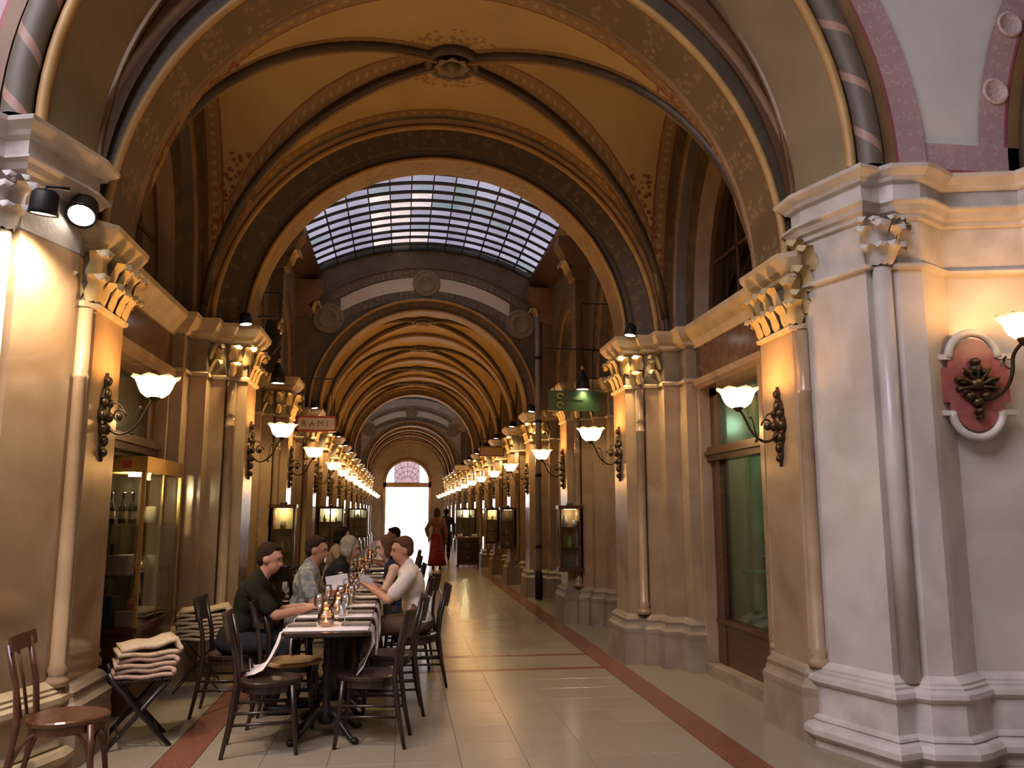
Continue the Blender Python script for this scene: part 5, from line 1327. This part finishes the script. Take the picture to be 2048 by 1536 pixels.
def blanket(x, y, z, rz, L, W, th, mat, label, lift=0.0, fold=1):
    """felt blanket folded in two: a thick ribbon with a rounded fold at +x and open ends at -x"""
    mid = []
    n = 8; h = th * 1.15
    for i in range(n + 1): mid.append((-L / 2 + (L - h) * i / n, th / 2 + .006 * math.sin(i * 1.1)))
    for i in range(1, 7): a = -PI / 2 + PI * i / 7; mid.append((L / 2 - h + h * .9 * math.cos(a), th / 2 + h * .5 + h * .5 * math.sin(a) + 0))
    for i in range(n + 1): mid.append((L / 2 - h - (L - h - .02) * i / n, th / 2 + h + .008 * math.sin(i * 1.3 + 1) + lift * (1 - i / n) ** 2 * .4))
    mb = MB(); vs = []; m_ = 7
    for i, (px, pz) in enumerate(mid):
        a = Vector(mid[min(i + 1, len(mid) - 1)]) - Vector(mid[max(i - 1, 0)]); nn = Vector((-a.y, a.x)).normalized() * th * .47
        for sgn in (1, -1):
            for k in range(m_):
                v = (k / (m_ - 1) - .5)
                ed = .012 * (abs(v) * 2) ** 4
                vs.append((px + nn.x * sgn + ed * .3 * math.sin(i), v * W + .004 * math.sin(i * .9), pz + nn.y * sgn * (1 - .12 * (abs(v) * 2) ** 4)))
    K = 2 * m_
    for i in range(len(mid) - 1):
        for k in range(m_ - 1):
            mb.f += [(i * K + k, (i + 1) * K + k, (i + 1) * K + k + 1, i * K + k + 1), (i * K + m_ + k, i * K + m_ + k + 1, (i + 1) * K + m_ + k + 1, (i + 1) * K + m_ + k)]
        mb.f += [(i * K, i * K + m_, (i + 1) * K + m_, (i + 1) * K), (i * K + m_ - 1, (i + 1) * K + m_ - 1, (i + 1) * K + K - 1, i * K + K - 1)]
    for i in (0, len(mid) - 1):
        for k in range(m_ - 1): mb.f.append((i * K + k, i * K + k + 1, i * K + m_ + k + 1, i * K + m_ + k))
    mb.v = vs; mb.sm = [True] * len(mb.f)
    o = mb.build('folded_blanket', mat, None, (x, y, z), rz)
    return tag(o, label, 'blanket', 'folded blankets on the folding chairs')
folding(-1.76, 6.22, .35, 'black folding chair carrying pinkish blankets beside the near left pier')
folding(-1.75, 7.95, .15, 'thin iron folding chair carrying cream blankets before the brass cabinet', True)
for k, (lab, lf) in enumerate((('lowest pinkish folded blanket on the nearer folding chair', 0), ('second pinkish folded blanket on the nearer folding chair', 0), ('top pinkish blanket with raised fold on the nearer folding chair', .10))):
    blanket(-1.74 + .01 * k, 6.22, .442 + .072 * k, .35 + .06 * (k - 1), .40, .34, .034, BLK2 if k != 2 else BLK, lab, lf)
for k, lab in enumerate(('lowest cream folded blanket on the farther folding chair', 'second cream folded blanket on the farther folding chair', 'third cream folded blanket on the farther folding chair', 'topmost cream folded blanket on the farther folding chair')):
    blanket(-1.72, 7.92, .442 + .066 * k, .10 + .05 * (k % 2), .44, .36, .031, BLK, lab, .0 if k < 3 else .06)
# ================================================================== PEOPLE
def remesh(mb, voxel, smooth=3):
    me = mb.mesh('tmp', None, recalc=True)
    o = bpy.data.objects.new('tmp', me); COL.objects.link(o)
    r = o.modifiers.new('r', 'REMESH'); r.mode = 'VOXEL'; r.voxel_size = voxel; r.use_smooth_shade = True
    s_ = o.modifiers.new('s', 'SMOOTH'); s_.factor = .5; s_.iterations = smooth
    dg = bpy.context.evaluated_depsgraph_get(); out = bpy.data.meshes.new_from_object(o.evaluated_get(dg))
    bpy.data.objects.remove(o); bpy.data.meshes.remove(me); return out
def cap(mb, a, b, ra, rb, n=12):
    a, b = Vector(a), Vector(b); d = (b - a); L = d.length; t = d.normalized() if L > 1e-6 else Vector((0, 0, 1))
    pts = []; rs = []
    for i in range(4): ang = PI / 2 * i / 4; pts.append(a - t * ra * math.cos(ang)); rs.append(max(.0006, ra * math.sin(ang)))
    pts += [a, b]; rs += [ra, rb]
    for i in range(1, 5): ang = PI / 2 * i / 4; pts.append(b + t * rb * math.sin(ang)); rs.append(max(.0006, rb * math.cos(ang)))
    mb.tube(pts, rs, n)
def chain(mb, pts, rs, grow=0):
    for i in range(len(pts) - 1): cap(mb, pts[i], pts[i + 1], rs[i] + grow, rs[i + 1] + grow)
def frame(f, up=Vector((0, 0, 1))):
    f = Vector(f).normalized(); l = up.cross(f).normalized(); u = f.cross(l).normalized()
    m = Matrix((f, l, u)).transposed(); return m                # columns forward, left, up
SKIN = M('warm_skin', (.42, .20, .12), (.50, .25, .16), rough=.5, scale=8); SKIN2 = M('pale_skin', (.50, .30, .22), (.58, .36, .27), rough=.5, scale=8)
EYEM = M('dark_eye', (.02, .015, .012), rough=.2); LIPM = M('lip_tone', (.32, .11, .09), rough=.5)
def elbow(sh, ha, l1, l2, hint):
    d = ha - sh; L = min(d.length, (l1 + l2) * .995); dn = d.normalized(); x = (l1 * l1 - l2 * l2 + L * L) / (2 * L)
    h = math.sqrt(max(0, l1 * l1 - x * x)); hv = Vector(hint); hv = (hv - dn * hv.dot(dn)).normalized()
    return sh + dn * x + hv * h, sh + dn * L
def person(label, x, y, rz, lean, head_pitch, hands, hair, shirt, trousers, skin=SKIN, sleeve='short', seat=.46, hairstyle='short', voxel=.011, head_yaw=0, shoulders=1.0, group='people at the tables', standing=False, skirt=None, feet=None, shoe=None):
    """local frame: faces +x, +y is the person's left, z up"""
    t = thing('person', label, 'person', (x, y, 0), rz, group)
    up = Vector((math.sin(lean), 0, math.cos(lean)))
    if standing: hip = Vector((0, 0, .90))
    else: hip = Vector((-.02, 0, seat + .10))
    chest = hip + up * .34; neck = hip + up * .50 + Vector((.012, 0, 0)); hu = Vector((math.sin(lean * .5 + head_pitch * .3), 0, math.cos(lean * .5)))
    headc = neck + hu * .155 + Vector((.025, 0, 0))
    hf = Vector((math.cos(head_pitch) * math.cos(head_yaw), math.cos(head_pitch) * math.sin(head_yaw), -math.sin(head_pitch)))
    H = frame(hf); T = frame(Vector((math.cos(lean), 0, -math.sin(lean))))
    W_ = shoulders
    body = MB(); top = MB(); low = MB()
    def torso(mb, g):
        mb.ell(hip, (.125 + g, .165 * W_ + g, .12 + g), 14, 10, T); mb.ell(hip + up * .14, (.11 + g, .145 * W_ + g, .16 + g), 14, 10, T)
        mb.ell(chest, (.115 + g, .165 * W_ + g, .17 + g), 14, 10, T); mb.ell(chest + up * .10, (.09 + g, .175 * W_ + g, .085 + g), 14, 10, T)
    torso(body, 0)
    cap(body, neck - up * .06, headc - hu * .05, .056, .052)
    # head
    def hp(f, l, u): return headc + H @ Vector((f, l, u))
    body.ell(hp(-.012, 0, .022), (.098, .078, .098), 16, 12, H); body.ell(hp(.022, 0, -.045), (.070, .062, .072), 14, 10, H); body.ell(hp(.040, 0, -.088), (.036, .040, .030), 10, 8, H)
    cap(body, hp(.082, 0, .018), hp(.104, 0, -.028), .010, .015, 8); body.ell(hp(.075, 0, .035), (.022, .055, .014), 10, 8, H)
    for q in (-1, 1): body.ell(hp(-.012, q * .080, -.012), (.022, .010, .032), 8, 6, H)
    sh = [chest + up * .095 + Vector((0, q * .185 * W_, 0)) for q in (1, -1)]
    arms = []
    for q, s0, hd in zip((1, -1), sh, hands):
        el, hd_ = elbow(s0, Vector(hd), .285, .255, (-.4, q * .75, -.8)); arms.append((s0, el, hd_))
        chain(body, [s0, el, hd_], [.052, .040, .029]); cap(body, s0, s0 - up * .02, .060, .055)
        # hand: palm, four fingers of different lengths, thumb from the side of the palm
        fd = (hd_ - el).normalized(); A = frame(fd); pc = hd_ + fd * .045
        body.ell(pc, (.048, .038, .017), 10, 8, A)
        for k in range(4):
            off = (k - 1.5) * .019; L = (.062, .074, .070, .054)[k]
            b0 = hd_ + fd * .082 + A @ Vector((0, off, 0)); b1 = b0 + A @ Vector((L * .5, 0, -.012)); b2 = b1 + A @ Vector((L * .38, 0, -.030))
            chain(body, [b0, b1, b2], [.0095, .0088, .0078])
        tb = hd_ + fd * .03 + A @ Vector((0, -q * .032, -.004)); chain(body, [tb, tb + A @ Vector((.030, -q * .020, -.012)), tb + A @ Vector((.058, -q * .016, -.022))], [.012, .0105, .009])
    # legs
    legs = []
    for q in (1, -1):
        if standing:
            fx = feet[0 if q == 1 else 1] if feet else 0
            hj = hip + Vector((0, q * .09, -.04)); kn = Vector((fx * .5 + .03, q * .09, .48)); an = Vector((fx, q * .09, .085))
        else:
            hj = hip + Vector((.02, q * .095, -.02)); kn = Vector((.41, q * .11, seat + .065)); an = Vector((.38 + (.06 if q == 1 else -.08), q * .12, .085))
        legs.append((hj, kn, an)); chain(body, [hj, kn, an], [.082, .056, .038]); cap(body, an + Vector((.0, 0, -.045)), an + Vector((.15, 0, -.055)), .034, .026)
    b = obj('body', remesh(body, voxel), t); b.data.materials.append(skin)
    # shirt
    torso(top, .014)
    for (s0, el, hd_) in arms:
        if sleeve == 'short': chain(top, [s0, s0 + (el - s0) * .72], [.052, .052], .017)
        elif sleeve == 'long': chain(top, [s0, el, el + (hd_ - el) * .86], [.052, .044, .034], .014)
    cap(top, chest + up * .16, chest + up * .19, .075, .062)
    o = obj('shirt', remesh(top, voxel), t); o.data.materials.append(shirt)
    if skirt:
        sk = MB(); sk.lathe([(.15, .98), (.17, .85), (.19, .6), (.23, .3), (.26, .10), (.255, .10), (.16, .6), (.13, .96)], 20, caps=False, wave=lambda j, a, r, z: (r * (1 + .06 * math.sin(7 * a) * (1 - z)), z)); o = sk.build('skirt', skirt, t)
    else:
        low.ell(hip + Vector((0, 0, -.02)), (.145, .185 * W_, .11), 14, 10)
        for (hj, kn, an) in legs: chain(low, [hj, kn, an + Vector((0, 0, .03))], [.082, .058, .046], .014)
        o = obj('trousers', remesh(low, voxel), t); o.data.materials.append(trousers)
    for (hj, kn, an) in legs:
        sm = MB(); cap(sm, an + Vector((-.02, 0, -.042)), an + Vector((.155, 0, -.050)), .042, .034); sm.ell(an + Vector((.06, 0, -.070)), (.14, .042, .014), 10, 6); o = obj('shoe', remesh(sm, .012), t); o.data.materials.append(shoe or IRON)
    # hair
    hm = MB()
    if hairstyle == 'short':
        hm.ell(hp(-.030, 0, .045), (.092, .086, .088), 14, 10, H); hm.ell(hp(-.055, 0, -.005), (.058, .080, .070), 12, 8, H); hm.ell(hp(.022, 0, .098), (.056, .064, .026), 12, 8, H)
    elif hairstyle == 'bob':
        hm.ell(hp(-.028, 0, .040), (.100, .094, .094), 14, 10, H); hm.ell(hp(-.045, 0, -.04), (.075, .090, .080), 12, 8, H)
        for q in (-1, 1): hm.ell(hp(-.005, q * .078, -.04), (.045, .020, .075), 10, 8, H)
    elif hairstyle == 'long':
        hm.ell(hp(-.028, 0, .040), (.098, .092, .092), 14, 10, H); hm.ell(hp(-.065, 0, -.08), (.055, .085, .14), 12, 8, H)
        for q in (-1, 1): hm.ell(hp(-.015, q * .078, -.06), (.040, .020, .10), 10, 8, H)
    o = obj('hair', remesh(hm, .012), t); o.data.materials.append(hair)
    for q in (-1, 1):
        em = MB(); em.ell(hp(.078, q * .030, .014), (.010, .013, .008), 8, 6, H); em.build('eye', EYEM, t)
    mm = MB(); mm.ell(hp(.086, 0, -.058), (.010, .024, .006), 8, 6, H); mm.build('mouth', LIPM, t)
    return t
def fabric(n, a, b=None, sc_=12): return M(n, a, b, rough=.9, scale=sc_, bump=.2, spec=.1, bscale=60)
HB1 = fabric('dark_brown_hair', (.022, .013, .008), (.045, .026, .015), 30); HB2 = fabric('grey_hair', (.24, .21, .18), (.36, .32, .28), 30); HB3 = fabric('black_hair', (.012, .009, .008), (.025, .019, .016), 30); HB4 = fabric('reddish_brown_hair', (.08, .035, .02), (.12, .055, .03), 30)
GRN = fabric('dark_green_shirt', (.012, .012, .006), (.020, .020, .011)); PAT = fabric('blue_grey_patterned_shirt', (.12, .145, .18), (.46, .42, .34), 22); BLKF = fabric('black_top', (.012, .012, .013), (.022, .022, .022))
WHT = fabric('white_shirt', (.60, .50, .43), (.70, .60, .52)); NVY = fabric('navy_top', (.018, .018, .032), (.03, .03, .05)); TAN = fabric('tan_blouse', (.32, .22, .16), (.42, .30, .22)); GRY = fabric('grey_mauve_shirt', (.18, .13, .13), (.26, .19, .19))
DEN = fabric('dark_trousers', (.015, .015, .018), (.03, .028, .03)); KHK = fabric('brown_trousers', (.08, .05, .03), (.12, .08, .05)); REDS = fabric('wine_red_skirt', (.18, .022, .028), (.26, .04, .045)); BRB = fabric('brown_blouse', (.22, .11, .09), (.30, .16, .13))
person('man in a dark green polo shirt seated at the left, resting his forearms', -1.27, 7.02, 0, .36, .22, [(.50, .14, .79), (.54, -.10, .79)], HB1, GRN, DEN, SKIN, head_yaw=-.1)
person('dark-haired man in a blue-grey patterned shirt leaning over a white menu', -.88, 8.0, 0, .16, .18, [(.36, .20, .80), (.32, -.20, .86)], HB1, PAT, KHK, SKIN, head_yaw=-.05, shoulders=1.05)
person('grey-haired woman in a black top seated beyond the leaning man', -.80, 9.35, 0, .42, .25, [(.40, .14, .80), (.46, -.12, .80)], HB2, BLKF, DEN, SKIN2, hairstyle='bob', shoulders=.92)
person('man in a white shirt seated on the walkway side, holding a small card', .16, 7.90, PI, .20, .15, [(.42, .10, .88), (.40, -.17, .84)], HB4, WHT, KHK, SKIN, head_yaw=.15, sleeve='short', shoulders=1.05)
person('woman in a dark top beyond the white-shirted man', .04, 8.75, PI, .26, .2, [(.36, .12, .86), (.34, -.14, .82)], HB4, NVY, DEN, SKIN2, hairstyle='bob', shoulders=.9, sleeve='none')
person('far diner in a tan blouse on the left of the row', -.98, 12.4, 0, .22, .15, [(.38, .15, .80), (.42, -.12, .80)], HB3, TAN, DEN, SKIN2, voxel=.015, hairstyle='bob')
person('far diner in a grey-mauve shirt on the left of the row', -.98, 13.2, 0, .15, .1, [(.38, .15, .80), (.42, -.12, .82)], HB3, GRY, DEN, SKIN, voxel=.015)
person('far diner in grey with his back to the walkway', .05, 13.0, PI, .22, .15, [(.38, .15, .80), (.42, -.12, .82)], HB1, GRY, DEN, SKIN, voxel=.015)
person('woman in a long wine-red skirt walking away down the passage', 1.02, 23.4, PI / 2, .05, .0, [(.10, .24, .88), (.02, -.26, .80)], HB4, BRB, DEN, SKIN2, voxel=.016, hairstyle='long', shoulders=.84, standing=True, skirt=REDS, group='people walking', feet=(.12, -.12), sleeve='long')
person('man in dark clothes walking beyond the woman in red', 1.50, 27.6, PI / 2, .03, .0, [(.12, .24, .86), (-.04, -.26, .82)], HB3, NVY, DEN, SKIN, voxel=.018, standing=True, group='people walking', feet=(-.14, .14), sleeve='long')
# what they hold
mb = MB(); mb.box(-.10, .10, -.002, .002, -.065, .065); o = mb.build('menu_card', M('white_menu_paper', (.66, .62, .62), (.74, .70, .70), rough=.7), None, (-.55, 7.76, .93)); o.rotation_euler = (-.35, -.12, .30); tag(o, 'white menu held up by the leaning man', 'menu')
mb = MB(); mb.box(-.06, .06, -.08, .08, 0, .004); o = mb.build('small_card', M('grey_card', (.34, .33, .38), (.42, .41, .46), rough=.6), None, (-.31, 7.90, .92)); o.rotation_euler = (.6, .5, 0); tag(o, 'small grey card in the hands of the white-shirted man', 'card')
